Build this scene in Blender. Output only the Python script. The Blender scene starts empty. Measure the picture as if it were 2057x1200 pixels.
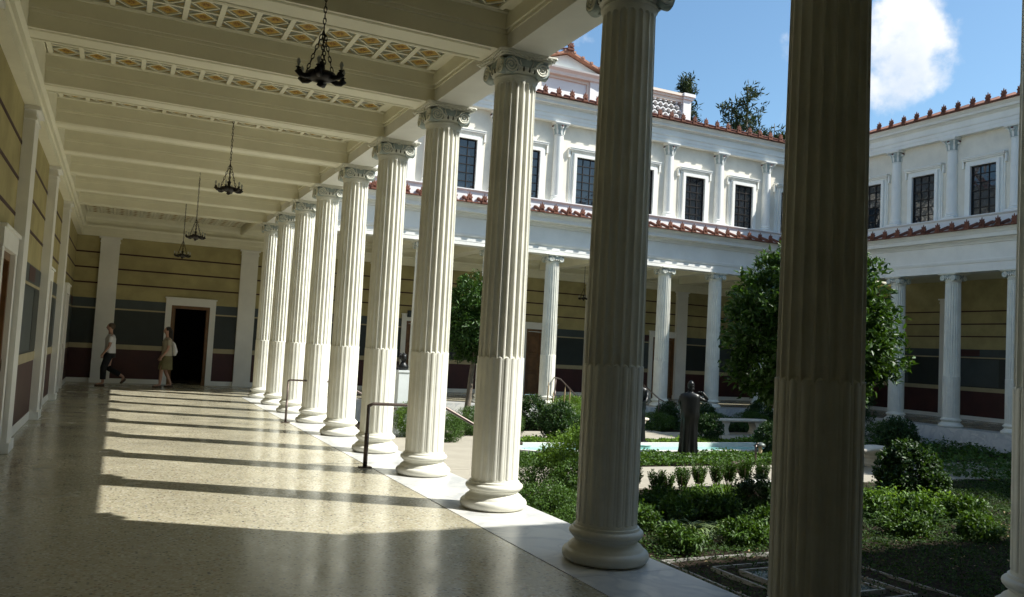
import bpy, math, random
import numpy as np
from mathutils import Vector, Matrix
R = math.radians
S = bpy.context.scene
COL = S.collection
# ------------------------------------------------------------------ camera
FPX, YAW, PITCH, ROLL = 1656.8, 0.44402, 0.06309, 0.05293
CAMP = Vector((-3.5941, 0.0, 1.6))
fw = Vector((math.sin(YAW)*math.cos(PITCH), math.cos(YAW)*math.cos(PITCH), math.sin(PITCH)))
r0 = Vector((math.cos(YAW), -math.sin(YAW), 0)); u0 = r0.cross(fw)
rt = r0*math.cos(ROLL) + u0*math.sin(ROLL); up = -r0*math.sin(ROLL) + u0*math.cos(ROLL)
cd = bpy.data.cameras.new("camera"); cam = bpy.data.objects.new("camera", cd); COL.objects.link(cam)
cam.matrix_world = Matrix(((rt.x, up.x, -fw.x, CAMP.x), (rt.y, up.y, -fw.y, CAMP.y), (rt.z, up.z, -fw.z, CAMP.z), (0, 0, 0, 1)))
cd.sensor_fit = 'HORIZONTAL'; cd.sensor_width = 36; cd.lens = FPX*36/2057
cd.clip_start = 0.05; cd.clip_end = 1000
S.camera = cam
# ------------------------------------------------------------------ light
SUN_EL, SUN_STR, SKY_STR, EXPO = R(46.5), 5.0, 0.092, 0.72
SUN_H = Vector((0.869, -0.495, 0)).normalized()
S.view_settings.view_transform = 'Standard'; S.view_settings.look = 'None'
S.view_settings.exposure = EXPO; S.view_settings.gamma = 1
S.cycles.max_bounces = 8; S.cycles.diffuse_bounces = 5; S.cycles.glossy_bounces = 3
S.cycles.transparent_max_bounces = 8
W = bpy.data.worlds.new("World"); S.world = W; W.use_nodes = True
nt = W.node_tree; bg = nt.nodes['Background']
sky = nt.nodes.new('ShaderNodeTexSky'); sky.sky_type = 'NISHITA'; sky.sun_disc = False
sky.sun_elevation = SUN_EL; sky.sun_rotation = math.atan2(SUN_H.x, SUN_H.y)
sky.air_density = 1.0; sky.dust_density = 1.3; sky.ozone_density = 1.5

def nd(t, typ, **kw):
    n = t.nodes.new(typ)
    for k, v in kw.items(): setattr(n, k, v)
    return n
def mth(t, op, a, b=None, c=None, clamp=False):
    n = nd(t, 'ShaderNodeMath', operation=op, use_clamp=clamp)
    for i, v in enumerate((a, b, c)):
        if v is None: continue
        if isinstance(v, (int, float)): n.inputs[i].default_value = v
        else: t.links.new(v, n.inputs[i])
    return n.outputs[0]
def smooth(t, v, a, b):
    n = nd(t, 'ShaderNodeMapRange', interpolation_type='SMOOTHSTEP')
    t.links.new(v, n.inputs[0]); n.inputs[1].default_value = a; n.inputs[2].default_value = b
    return n.outputs[0]
# clouds: a big cumulus low in the east, small wisps elsewhere
tc = nd(nt, 'ShaderNodeTexCoord')
nz = nd(nt, 'ShaderNodeTexNoise'); nz.inputs['Scale'].default_value = 15; nz.inputs['Detail'].default_value = 9; nz.inputs['Roughness'].default_value = 0.58
nt.links.new(tc.outputs['Generated'], nz.inputs['Vector'])
def bump_dir(d, a, b):
    d = Vector(d).normalized()
    n = nd(nt, 'ShaderNodeVectorMath', operation='DOT_PRODUCT'); n.inputs[1].default_value = d
    nt.links.new(tc.outputs['Generated'], n.inputs[0])
    return smooth(nt, n.outputs['Value'], math.cos(R(a)), math.cos(R(b)))
b1 = bump_dir((0.7238, 0.6047, 0.3324), 4.6, 0.4)
b2 = bump_dir((0.7125, 0.5905, 0.379), 4.0, 0.6)
b3 = bump_dir((0.630, 0.688, 0.362), 3.4, 0.4)
fld = mth(nt, 'ADD', mth(nt, 'MULTIPLY', b1, 0.34), nz.outputs['Fac'])
fld = mth(nt, 'ADD', fld, mth(nt, 'MULTIPLY', b2, 0.16))
fld = mth(nt, 'ADD', fld, mth(nt, 'MULTIPLY', b3, 0.06))
cm = smooth(nt, fld, 0.63, 0.90)
nz2 = nd(nt, 'ShaderNodeTexNoise'); nz2.inputs['Scale'].default_value = 14; nz2.inputs['Detail'].default_value = 6
nt.links.new(tc.outputs['Generated'], nz2.inputs['Vector'])
cr = nd(nt, 'ShaderNodeMixRGB'); cr.inputs[1].default_value = (5.2, 5.8, 6.6, 1); cr.inputs[2].default_value = (7.2, 7.3, 7.4, 1)
nt.links.new(smooth(nt, nz2.outputs['Fac'], 0.3, 0.6), cr.inputs[0])
mx = nd(nt, 'ShaderNodeMixRGB'); nt.links.new(cm, mx.inputs[0])
tint = nd(nt, 'ShaderNodeMixRGB', blend_type='MULTIPLY'); tint.inputs[0].default_value = 1; tint.inputs[2].default_value = (0.92, 1.16, 1.22, 1)
nt.links.new(sky.outputs[0], tint.inputs[1]); nt.links.new(tint.outputs[0], mx.inputs[1]); nt.links.new(cr.outputs[0], mx.inputs[2])
nt.links.new(mx.outputs[0], bg.inputs['Color']); bg.inputs['Strength'].default_value = SKY_STR
sl = bpy.data.lights.new("sun", 'SUN'); sl.energy = SUN_STR; sl.angle = R(0.53); sl.color = (1.0, 0.975, 0.90)
so = bpy.data.objects.new("sun", sl); COL.objects.link(so)
dv = Vector((-SUN_H.x*math.cos(SUN_EL), -SUN_H.y*math.cos(SUN_EL), -math.sin(SUN_EL)))
so.rotation_euler = dv.to_track_quat('-Z', 'Y').to_euler(); so.location = (20, -10, 40)

# ------------------------------------------------------------------ materials
def mat(name, col, rough=0.6, spec=0.5, metal=0.0, var=0.0, vscale=3.0, bump=0.0, bscale=40.0, island=0.0, trans=0.0, coat=0.0):
    m = bpy.data.materials.new(name); m.use_nodes = True
    t = m.node_tree; p = t.nodes['Principled BSDF']
    p.inputs['Base Color'].default_value = (*col, 1); p.inputs['Roughness'].default_value = rough
    p.inputs['Specular IOR Level'].default_value = spec; p.inputs['Metallic'].default_value = metal
    if coat: p.inputs['Coat Weight'].default_value = coat; p.inputs['Coat Roughness'].default_value = 0.15
    src = None
    if var:
        tcn = nd(t, 'ShaderNodeTexCoord'); n = nd(t, 'ShaderNodeTexNoise'); n.inputs['Scale'].default_value = vscale
        n.inputs['Detail'].default_value = 6; n.inputs['Roughness'].default_value = 0.65
        t.links.new(tcn.outputs['Object'], n.inputs['Vector'])
        src = smooth(t, n.outputs['Fac'], 0.3, 0.7)
        h = nd(t, 'ShaderNodeMixRGB'); t.links.new(src, h.inputs[0])
        h.inputs[1].default_value = (*[c*(1-var) for c in col], 1); h.inputs[2].default_value = (*[min(1, c*(1+var*0.6)) for c in col], 1)
        t.links.new(h.outputs[0], p.inputs['Base Color'])
    if island:
        g = nd(t, 'ShaderNodeNewGeometry'); h = nd(t, 'ShaderNodeMixRGB')
        t.links.new(g.outputs['Random Per Island'], h.inputs[0])
        h.inputs[1].default_value = (*[c*(1-island) for c in col], 1)
        h.inputs[2].default_value = (min(1, col[0]*(1+island*1.3)), min(1, col[1]*(1+island)), col[2]*(1+island*0.3), 1)
        t.links.new(h.outputs[0], p.inputs['Base Color'])
        if trans:
            tr = nd(t, 'ShaderNodeBsdfTranslucent'); ms = nd(t, 'ShaderNodeMixShader'); ms.inputs[0].default_value = trans
            hb = nd(t, 'ShaderNodeMixRGB', blend_type='MULTIPLY'); hb.inputs[0].default_value = 1; hb.inputs[2].default_value = (1.6, 1.5, 0.5, 1)
            t.links.new(h.outputs[0], hb.inputs[1]); t.links.new(hb.outputs[0], tr.inputs['Color'])
            t.links.new(p.outputs[0], ms.inputs[1]); t.links.new(tr.outputs[0], ms.inputs[2])
            t.links.new(ms.outputs[0], t.nodes['Material Output'].inputs['Surface'])
    if bump:
        tcn = nd(t, 'ShaderNodeTexCoord'); n = nd(t, 'ShaderNodeTexNoise'); n.inputs['Scale'].default_value = bscale; n.inputs['Detail'].default_value = 5
        t.links.new(tcn.outputs['Object'], n.inputs['Vector'])
        b = nd(t, 'ShaderNodeBump'); b.inputs['Strength'].default_value = bump; b.inputs['Distance'].default_value = 0.02
        t.links.new(n.outputs['Fac'], b.inputs['Height']); t.links.new(b.outputs[0], p.inputs['Normal'])
    return m

M = {}
M['column'] = mat('column_paint', (0.79, 0.78, 0.69), 0.5, 0.4, var=0.10, vscale=2.6, bump=0.06, bscale=60)
def vary(m, amt):
    t = m.node_tree; oi = nd(t, 'ShaderNodeObjectInfo')
    for n in [q for q in t.nodes if q.type == 'TEX_NOISE']:
        va = nd(t, 'ShaderNodeVectorMath', operation='MULTIPLY_ADD'); va.inputs[1].default_value = (40, 40, 40)
        t.links.new(oi.outputs['Random'], va.inputs[0]); t.links.new(n.inputs['Vector'].links[0].from_socket, va.inputs[2]); t.links.new(va.outputs[0], n.inputs['Vector'])
    p = t.nodes['Principled BSDF']; src = p.inputs['Base Color'].links[0].from_socket
    k = nd(t, 'ShaderNodeMixRGB', blend_type='MULTIPLY'); k.inputs[0].default_value = 1; mr = nd(t, 'ShaderNodeMapRange')
    mr.inputs[3].default_value = 1-amt; mr.inputs[4].default_value = 1.0; t.links.new(oi.outputs['Random'], mr.inputs[0]); t.links.new(src, k.inputs[1]); t.links.new(mr.outputs[0], k.inputs[2]); t.links.new(k.outputs[0], p.inputs['Base Color'])
vary(M['column'], 0.06)
M['capital'] = mat('capital_paint', (0.76, 0.75, 0.66), 0.6, 0.3, var=0.1, vscale=9)
M['capital_blue'] = mat('capital_grey_blue_paint', (0.40, 0.46, 0.445), 0.6, 0.3, var=0.18, vscale=12)
M['capital_dark'] = mat('capital_dark_paint', (0.10, 0.10, 0.075), 0.7, 0.2)
M['flower_red'] = mat('dark_red_paint', (0.13, 0.035, 0.03), 0.6, 0.3)
M['trim'] = mat('white_trim_paint', (0.83, 0.82, 0.77), 0.6, 0.3, var=0.07, vscale=1.2)
M['trim_pink'] = mat('pink_white_render', (0.80, 0.80, 0.795), 0.8, 0.2, var=0.05, vscale=1.2)
M['peach'] = mat('peach_render', (0.76, 0.67, 0.58), 0.8, 0.2, var=0.06, vscale=1.2)
M['ceiling'] = mat('ceiling_paint', (0.83, 0.80, 0.635), 0.65, 0.3, var=0.06, vscale=1.5)
M['stucco'] = mat('beige_stucco', (0.76, 0.71, 0.61), 0.9, 0.1, var=0.09, vscale=1.6, bump=0.15, bscale=50)
M['yellow_wall'] = mat('ochre_wall_paint', (0.43, 0.375, 0.19), 0.85, 0.15, var=0.18, vscale=1.3)
M['stripe'] = mat('dark_maroon_stripe', (0.045, 0.014, 0.014), 0.7)
M['maroon'] = mat('maroon_dado', (0.055, 0.015, 0.015), 0.55, var=0.2, vscale=2)
M['panel_dark'] = mat('dark_green_panel', (0.022, 0.030, 0.028), 0.5, var=0.15, vscale=2)
M['panel_blue'] = mat('slate_blue_panel', (0.052, 0.068, 0.072), 0.55, var=0.15, vscale=2)
M['tan'] = mat('tan_rail_paint', (0.42, 0.36, 0.22), 0.7, var=0.1, vscale=2)
M['wood'] = mat('brown_door_wood', (0.17, 0.082, 0.03), 0.45, var=0.3, vscale=5)
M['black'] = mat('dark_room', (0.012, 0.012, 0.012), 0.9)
M['terracotta'] = mat('terracotta', (0.215, 0.085, 0.055), 0.75, 0.2, var=0.3, vscale=7)
M['terracotta_light'] = mat('pale_terracotta', (0.42, 0.22, 0.15), 0.75, 0.2, var=0.2, vscale=7)
M['bronze'] = mat('black_bronze', (0.007, 0.008, 0.008), 0.36, 0.3, metal=0.0, var=0.3, vscale=6)
M['iron'] = mat('dark_iron', (0.022, 0.017, 0.014), 0.5, 0.4, metal=0.3)
M['rail'] = mat('brown_metal_rail', (0.10, 0.075, 0.065), 0.38, 0.5, metal=0.5)
M['white_stone'] = mat('white_marble_coping', (0.72, 0.71, 0.67), 0.5, var=0.08, vscale=4)
M['bench'] = mat('pale_stone_bench', (0.58, 0.53, 0.45), 0.75, var=0.12, vscale=6, bump=0.2, bscale=30)
M['kerb'] = mat('grey_kerb_stone', (0.30, 0.29, 0.27), 0.8, var=0.2, vscale=6)
M['pedestal'] = mat('pale_blue_grey_stone', (0.62, 0.66, 0.66), 0.7, var=0.06, vscale=4)
M['path'] = mat('sandy_paving', (0.36, 0.33, 0.27), 0.9, 0.1, var=0.10, vscale=1.5, bump=0.2, bscale=80)
M['soil'] = mat('dark_soil', (0.032, 0.024, 0.017), 0.95, 0.1, var=0.45, vscale=7, bump=0.9, bscale=18)
M['rock'] = mat('purplish_rock', (0.10, 0.06, 0.06), 0.85, var=0.3, vscale=8, bump=0.6, bscale=12)
M['copper'] = mat('weathered_lamp_metal', (0.11, 0.125, 0.115), 0.5, metal=0.4)
M['glass_bulb'] = mat('clear_bulb', (0.5, 0.5, 0.46), 0.15, 0.5)
M['skin'] = mat('skin', (0.42, 0.24, 0.17), 0.6); M['hair'] = mat('black_hair', (0.012, 0.009, 0.008), 0.5)
M['hair_brown'] = mat('brown_hair', (0.07, 0.045, 0.025), 0.55)
M['cloth_white'] = mat('white_cloth', (0.74, 0.74, 0.75), 0.9, var=0.05); M['cloth_olive'] = mat('olive_skirt', (0.17, 0.15, 0.07), 0.9, var=0.15, vscale=8)
M['cloth_cream'] = mat('cream_top', (0.42, 0.38, 0.30), 0.9, var=0.08, vscale=8); M['cloth_black'] = mat('black_cloth', (0.012, 0.012, 0.014), 0.9)
M['sandal'] = mat('brown_sandal', (0.06, 0.035, 0.02), 0.7)
vary(M['terracotta'], 0.35)
M['lz_yellow'] = mat('coffer_ochre', (0.52, 0.34, 0.075), 0.75, var=0.25, vscale=30)
M['lz_brown'] = mat('coffer_umber', (0.27, 0.12, 0.025), 0.75, var=0.3, vscale=40)
M['lz_grey'] = mat('coffer_grey_green', (0.27, 0.285, 0.235), 0.75, var=0.15, vscale=20)
M['lz_tan'] = mat('coffer_dull_gold', (0.34, 0.25, 0.085), 0.75, var=0.2, vscale=30)
M['bark'] = mat('grey_bark', (0.17, 0.14, 0.105), 0.9, var=0.3, vscale=8, bump=0.6, bscale=25)
M['stem'] = mat('brown_stem', (0.09, 0.06, 0.035), 0.9)
L_ = lambda n, c, i=0.35, r=0.4, tr=0.22: mat(n, c, r+0.12, 0.28, island=i, trans=tr)
M['leaf_bay'] = L_('bay_leaf', (0.040, 0.095, 0.022), 0.45, 0.33, 0.2)
M['leaf_box'] = L_('box_leaf', (0.052, 0.115, 0.022), 0.45, 0.4)
M['leaf_bright'] = L_('bright_leaf', (0.095, 0.185, 0.028), 0.4, 0.4, 0.3)
M['leaf_dark'] = L_('dark_ivy_leaf', (0.030, 0.070, 0.022), 0.45, 0.36)
M['leaf_pale'] = L_('pale_green_leaf', (0.12, 0.225, 0.055), 0.35, 0.5, 0.3)
M['leaf_strap'] = L_('pale_strap_leaf', (0.19, 0.27, 0.14), 0.4, 0.45, 0.25)
M['leaf_iris'] = L_('iris_leaf', (0.06, 0.12, 0.03), 0.3, 0.4)
M['leaf_fern'] = L_('fern_leaf', (0.035, 0.085, 0.018), 0.5, 0.55)
M['leaf_moss'] = L_('moss_leaf', (0.028, 0.066, 0.015), 0.5, 0.6)
M['needle'] = L_('conifer_needles', (0.040, 0.062, 0.030), 0.4, 0.6, 0.1)
M['leaf_far'] = L_('oak_leaf', (0.045, 0.075, 0.025), 0.4, 0.6, 0.1)
M['seed'] = mat('straw_flower_spike', (0.36, 0.27, 0.15), 0.9)

def terrazzo():
    m = bpy.data.materials.new('terrazzo'); m.use_nodes = True; t = m.node_tree; p = t.nodes['Principled BSDF']
    tcn = nd(t, 'ShaderNodeTexCoord'); o = tcn.outputs['Object']
    v1 = nd(t, 'ShaderNodeTexVoronoi'); v1.inputs['Scale'].default_value = 44; t.links.new(o, v1.inputs['Vector'])
    sep = nd(t, 'ShaderNodeSeparateColor'); t.links.new(v1.outputs['Color'], sep.inputs[0])
    cr1 = nd(t, 'ShaderNodeValToRGB'); e = cr1.color_ramp; e.interpolation = 'CONSTANT'
    cols = [(0.00, (0.42, 0.385, 0.27)), (0.24, (0.51, 0.47, 0.355)), (0.46, (0.34, 0.30, 0.195)), (0.63, (0.58, 0.545, 0.44)), (0.78, (0.20, 0.185, 0.15)), (0.85, (0.34, 0.25, 0.175)), (0.90, (0.13, 0.13, 0.125)), (0.94, (0.52, 0.51, 0.45))]
    while len(e.elements) < len(cols): e.elements.new(0.5)
    for el, (pos, c) in zip(e.elements, cols): el.position = pos; el.color = (*c, 1)
    t.links.new(sep.outputs[0], cr1.inputs[0])
    mxc = nd(t, 'ShaderNodeMixRGB'); mxc.inputs[2].default_value = (0.43, 0.395, 0.285, 1)
    t.links.new(cr1.outputs[0], mxc.inputs[1]); t.links.new(smooth(t, v1.outputs['Distance'], 0.46, 0.56), mxc.inputs[0])
    # large tonal drift and hairline cracks
    n = nd(t, 'ShaderNodeTexNoise'); n.inputs['Scale'].default_value = 0.55; n.inputs['Detail'].default_value = 5; t.links.new(o, n.inputs['Vector'])
    md = nd(t, 'ShaderNodeMixRGB', blend_type='MULTIPLY'); md.inputs[0].default_value = 1
    rr = nd(t, 'ShaderNodeMapRange'); rr.inputs[1].default_value = 0.3; rr.inputs[2].default_value = 0.7; rr.inputs[3].default_value = 0.80; rr.inputs[4].default_value = 1.08
    t.links.new(n.outputs['Fac'], rr.inputs[0]); t.links.new(mxc.outputs[0], md.inputs[1]); t.links.new(rr.outputs[0], md.inputs[2])
    vc = nd(t, 'ShaderNodeTexVoronoi', feature='DISTANCE_TO_EDGE'); vc.inputs['Scale'].default_value = 0.16
    nw = nd(t, 'ShaderNodeTexNoise'); nw.inputs['Scale'].default_value = 1.7; nw.inputs['Detail'].default_value = 8; t.links.new(o, nw.inputs['Vector'])
    va = nd(t, 'ShaderNodeVectorMath', operation='ADD'); t.links.new(o, va.inputs[0]); t.links.new(nw.outputs['Color'], va.inputs[1])
    t.links.new(va.outputs[0], vc.inputs['Vector'])
    ck = nd(t, 'ShaderNodeMixRGB'); ck.inputs[1].default_value = (0.06, 0.05, 0.04, 1)
    t.links.new(smooth(t, vc.outputs['Distance'], 0.0, 0.0011), ck.inputs[0]); t.links.new(md.outputs[0], ck.inputs[2])
    t.links.new(ck.outputs[0], p.inputs['Base Color'])
    n3 = nd(t, 'ShaderNodeTexNoise'); n3.inputs['Scale'].default_value = 1.6; n3.inputs['Detail'].default_value = 6; t.links.new(o, n3.inputs['Vector'])
    r3 = nd(t, 'ShaderNodeMapRange'); r3.inputs[1].default_value = 0.3; r3.inputs[2].default_value = 0.7; r3.inputs[3].default_value = 0.12; r3.inputs[4].default_value = 0.29
    t.links.new(n3.outputs['Fac'], r3.inputs[0]); t.links.new(r3.outputs[0], p.inputs['Roughness'])
    p.inputs['Specular IOR Level'].default_value = 0.5
    return m
M['terrazzo'] = terrazzo()
def marble():
    m = mat('grey_white_marble', (0.66, 0.66, 0.63), 0.28, 0.5); t = m.node_tree; p = t.nodes['Principled BSDF']
    tcn = nd(t, 'ShaderNodeTexCoord'); n = nd(t, 'ShaderNodeTexNoise'); n.inputs['Scale'].default_value = 2.2; n.inputs['Detail'].default_value = 10; n.inputs['Distortion'].default_value = 1.2
    t.links.new(tcn.outputs['Object'], n.inputs['Vector'])
    cr1 = nd(t, 'ShaderNodeValToRGB'); cr1.color_ramp.elements[0].position = 0.42; cr1.color_ramp.elements[0].color = (0.69, 0.68, 0.64, 1)
    cr1.color_ramp.elements[1].position = 0.58; cr1.color_ramp.elements[1].color = (0.62, 0.62, 0.60, 1)
    e = cr1.color_ramp.elements.new(0.5); e.color = (0.50, 0.51, 0.51, 1)
    t.links.new(n.outputs['Fac'], cr1.inputs[0]); t.links.new(cr1.outputs[0], p.inputs['Base Color'])
    return m
M['marble'] = marble()
def water():
    m = mat('pool_water', (0.20, 0.48, 0.44), 0.08, 0.3); t = m.node_tree; p = t.nodes['Principled BSDF']
    tcn = nd(t, 'ShaderNodeTexCoord'); n = nd(t, 'ShaderNodeTexNoise'); n.inputs['Scale'].default_value = 5; n.inputs['Detail'].default_value = 4
    t.links.new(tcn.outputs['Object'], n.inputs['Vector'])
    b = nd(t, 'ShaderNodeBump'); b.inputs['Strength'].default_value = 0.12; b.inputs['Distance'].default_value = 0.03
    t.links.new(n.outputs['Fac'], b.inputs['Height']); t.links.new(b.outputs[0], p.inputs['Normal'])
    return m
M['water'] = water()
M['basin_water'] = mat('dark_basin_water', (0.09, 0.12, 0.13), 0.08, 0.4, var=0.2, vscale=4)
def glass():
    m = mat('dark_window_glass', (0.014, 0.018, 0.024), 0.05, 0.9); t = m.node_tree; p = t.nodes['Principled BSDF']
    tcn = nd(t, 'ShaderNodeTexCoord'); n = nd(t, 'ShaderNodeTexNoise'); n.inputs['Scale'].default_value = 3.5; n.inputs['Detail'].default_value = 2
    t.links.new(tcn.outputs['Object'], n.inputs['Vector'])
    b = nd(t, 'ShaderNodeBump'); b.inputs['Strength'].default_value = 0.25; b.inputs['Distance'].default_value = 0.03
    t.links.new(n.outputs['Fac'], b.inputs['Height']); t.links.new(b.outputs[0], p.inputs['Normal'])
    return m
M['glass'] = glass()
_t = M['glass'].node_tree; _oi = nd(_t, 'ShaderNodeObjectInfo'); _n = [q for q in _t.nodes if q.type == 'TEX_NOISE'][0]
_va = nd(_t, 'ShaderNodeVectorMath', operation='MULTIPLY_ADD'); _va.inputs[1].default_value = (30, 30, 30)
_t.links.new(_oi.outputs['Random'], _va.inputs[0]); _t.links.new(_n.inputs['Vector'].links[0].from_socket, _va.inputs[2]); _t.links.new(_va.outputs[0], _n.inputs['Vector'])

# ------------------------------------------------------------------ mesh helpers
class MB:
    def __init__(s): s.v = []; s.f = []; s.m = []; s.sm = []
    def add(s, vs, fs, mi=0, smooth=False):
        o = len(s.v); s.v.extend([tuple(map(float, q)) for q in vs])
        for f in fs: s.f.append(tuple(i+o for i in f)); s.m.append(mi); s.sm.append(smooth)
        return s
    def box(s, x0, x1, y0, y1, z0, z1, mi=0):
        x0, x1 = min(x0, x1), max(x0, x1); y0, y1 = min(y0, y1), max(y0, y1); z0, z1 = min(z0, z1), max(z0, z1)
        vs = [(x0, y0, z0), (x1, y0, z0), (x1, y1, z0), (x0, y1, z0), (x0, y0, z1), (x1, y0, z1), (x1, y1, z1), (x0, y1, z1)]
        return s.add(vs, [(0, 3, 2, 1), (4, 5, 6, 7), (0, 1, 5, 4), (1, 2, 6, 5), (2, 3, 7, 6), (3, 0, 4, 7)], mi)
    def lathe(s, prof, n=32, c=(0, 0, 0), mi=0, sm=True, cap=True, sx=1, sy=1):
        vs = []
        for r, z in prof:
            for k in range(n):
                a = 2*math.pi*k/n; vs.append((c[0]+r*math.cos(a)*sx, c[1]+r*math.sin(a)*sy, c[2]+z))
        fs = []
        for i in range(len(prof)-1):
            for k in range(n):
                k2 = (k+1) % n; fs.append((i*n+k, i*n+k2, (i+1)*n+k2, (i+1)*n+k))
        s.add(vs, fs, mi, sm)
        if cap:
            o = len(s.v)-len(vs)
            s.f.append(tuple(o+k for k in range(n-1, -1, -1))); s.m.append(mi); s.sm.append(False)
            s.f.append(tuple(o+(len(prof)-1)*n+k for k in range(n))); s.m.append(mi); s.sm.append(False)
        return s
    def tube(s, pts, r, n=8, mi=0, sm=True):
        pts = [Vector(p) for p in pts]; rs = r if isinstance(r, (list, tuple)) else [r]*len(pts); vs = []
        for i, p in enumerate(pts):
            d = (pts[min(i+1, len(pts)-1)]-pts[max(i-1, 0)]).normalized()
            a = d.cross(Vector((0, 0, 1)))
            if a.length < 0.05: a = d.cross(Vector((1, 0, 0)))
            a.normalize(); b = d.cross(a)
            for k in range(n):
                t = 2*math.pi*k/n; vs.append(p+a*rs[i]*math.cos(t)+b*rs[i]*math.sin(t))
        fs = [(i*n+k, (i+1)*n+k, (i+1)*n+(k+1) % n, i*n+(k+1) % n) for i in range(len(pts)-1) for k in range(n)]
        fs += [tuple(range(n)), tuple((len(pts)-1)*n+k for k in range(n-1, -1, -1))]
        return s.add(vs, fs, mi, sm)
    def ell(s, c, rx, ry, rz, n=10, m=6, mi=0, rot=None):
        vs = []; c = Vector(c)
        for i in range(m+1):
            ph = math.pi*i/m-math.pi/2
            for k in range(n):
                t = 2*math.pi*k/n
                q = Vector((rx*math.cos(ph)*math.cos(t), ry*math.cos(ph)*math.sin(t), rz*math.sin(ph)))
                if rot: q = rot @ q
                vs.append(c+q)
        fs = [(i*n+k, i*n+(k+1) % n, (i+1)*n+(k+1) % n, (i+1)*n+k) for i in range(m) for k in range(n)]
        return s.add(vs, fs, mi, True)
    def sweep(s, prof, fmap, ua, ub, ka=0.0, kb=0.0, mi=0, closed=True, cap=True):
        """profile of (o,z) swept along u from ua+ka*o to ub+kb*o, fmap(u,o,z)->xyz"""
        n = len(prof)
        vs = [fmap(ua+ka*o, o, z) for o, z in prof]+[fmap(ub+kb*o, o, z) for o, z in prof]
        rng = range(n) if closed else range(n-1)
        fs = [(i, (i+1) % n, n+(i+1) % n, n+i) for i in rng]
        if cap and closed: fs += [tuple(range(n-1, -1, -1)), tuple(range(n, 2*n))]
        return s.add(vs, fs, mi)
    def loft(s, rings, mi=0, sm=True, cap=True):
        n = len(rings[0]); vs = [p for r in rings for p in r]
        fs = [(i*n+k, i*n+(k+1) % n, (i+1)*n+(k+1) % n, (i+1)*n+k) for i in range(len(rings)-1) for k in range(n)]
        if cap: fs += [tuple(range(n-1, -1, -1)), tuple((len(rings)-1)*n+k for k in range(n))]
        return s.add(vs, fs, mi, sm)
    def mesh(s, name, mats, sharp=None, off=None):
        me = bpy.data.meshes.new(name)
        v = s.v if off is None else [(a-off[0], b-off[1], c-off[2]) for a, b, c in s.v]
        me.from_pydata(v, [], s.f)
        for m in (mats if isinstance(mats, (list, tuple)) else [mats]): me.materials.append(M[m])
        me.polygons.foreach_set('material_index', s.m); me.polygons.foreach_set('use_smooth', s.sm)
        if sharp: me.set_sharp_from_angle(angle=R(sharp))
        me.update(); return me
    def build(s, name, mats, parent=None, sharp=None, world=True, fix=False):
        off = parent_world(parent) if (parent and world) else None
        me = s.mesh(name, mats, sharp, off)
        if fix:
            import bmesh
            bm = bmesh.new(); bm.from_mesh(me); bmesh.ops.recalc_face_normals(bm, faces=bm.faces); bm.to_mesh(me); bm.free()
        return link(name, me, parent)
def parent_world(p):
    v = Vector((0, 0, 0))
    while p: v = v+p.location; p = p.parent
    return v
def link(name, me, parent=None):
    o = bpy.data.objects.new(name, me); COL.objects.link(o)
    if parent: o.parent = parent
    return o
def tag(o, label=None, cat=None, group=None, kind=None):
    if label: o['label'] = label
    if cat: o['category'] = cat
    if group: o['group'] = group
    if kind: o['kind'] = kind
    return o
def thing(name, loc, label, cat, group=None, rz=0):
    o = bpy.data.objects.new(name, None); COL.objects.link(o); o.location = loc; o.rotation_euler.z = rz
    o.empty_display_size = 0.1
    return tag(o, label, cat, group)
def dup(root, loc, rz=None, label=None, scale=None):
    def rec(o, par):
        c = o.copy(); COL.objects.link(c)
        if par: c.parent = par
        for ch in o.children: rec(ch, c)
        return c
    r = rec(root, None); r.location = loc
    if rz is not None: r.rotation_euler.z = rz
    if scale: r.scale = (scale,)*3 if isinstance(scale, (int, float)) else scale
    if label: r['label'] = label
    return r
def struct(o): o['kind'] = 'structure'; return o

# ------------------------------------------------------------------ layout numbers (metres)
Y0, SP = 3.4624, 2.1425
YF = Y0+9*SP            # far colonnade line
XR = 19.3               # right colonnade line
XW, YW = -4.85, 27.6    # left back wall, far back wall
ZG = -0.55              # court ground
ZA = 4.65               # architrave soffit
fmF = lambda u, o, z: (u, YF-o, z)
fmL = lambda u, o, z: (o, u, z)
fmR = lambda u, o, z: (XR-o, u, z)
fmN = lambda u, o, z: (u, Y0+o, z)

# ------------------------------------------------------------------ ground
struct(MB().add([(-400, -400, ZG-0.3), (400, -400, ZG-0.3), (400, 400, ZG-0.3), (-400, 400, ZG-0.3)], [(0, 1, 2, 3)]).build('ground', 'soil'))
rng = np.random.default_rng(3)
nx, ny = 110, 110
xs = np.linspace(0.3, XR-0.3, nx); ys = np.linspace(Y0+0.3, YF-0.3, ny)
vs = []
for y in ys:
    for x in xs: vs.append((x, y, ZG-0.012+0.02*math.sin(x*3.1+y*1.7)*math.sin(y*2.3-x)+rng.normal()*0.008-(0.2 if 4.3 < x < 15.2 and 15.6 < y < 16.95 else 0)))
g = MB().add(vs, [(j*nx+i, j*nx+i+1, (j+1)*nx+i+1, (j+1)*nx+i) for j in range(ny-1) for i in range(nx-1)], 0, True)
struct(g.build('court_soil', 'soil'))
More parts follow.
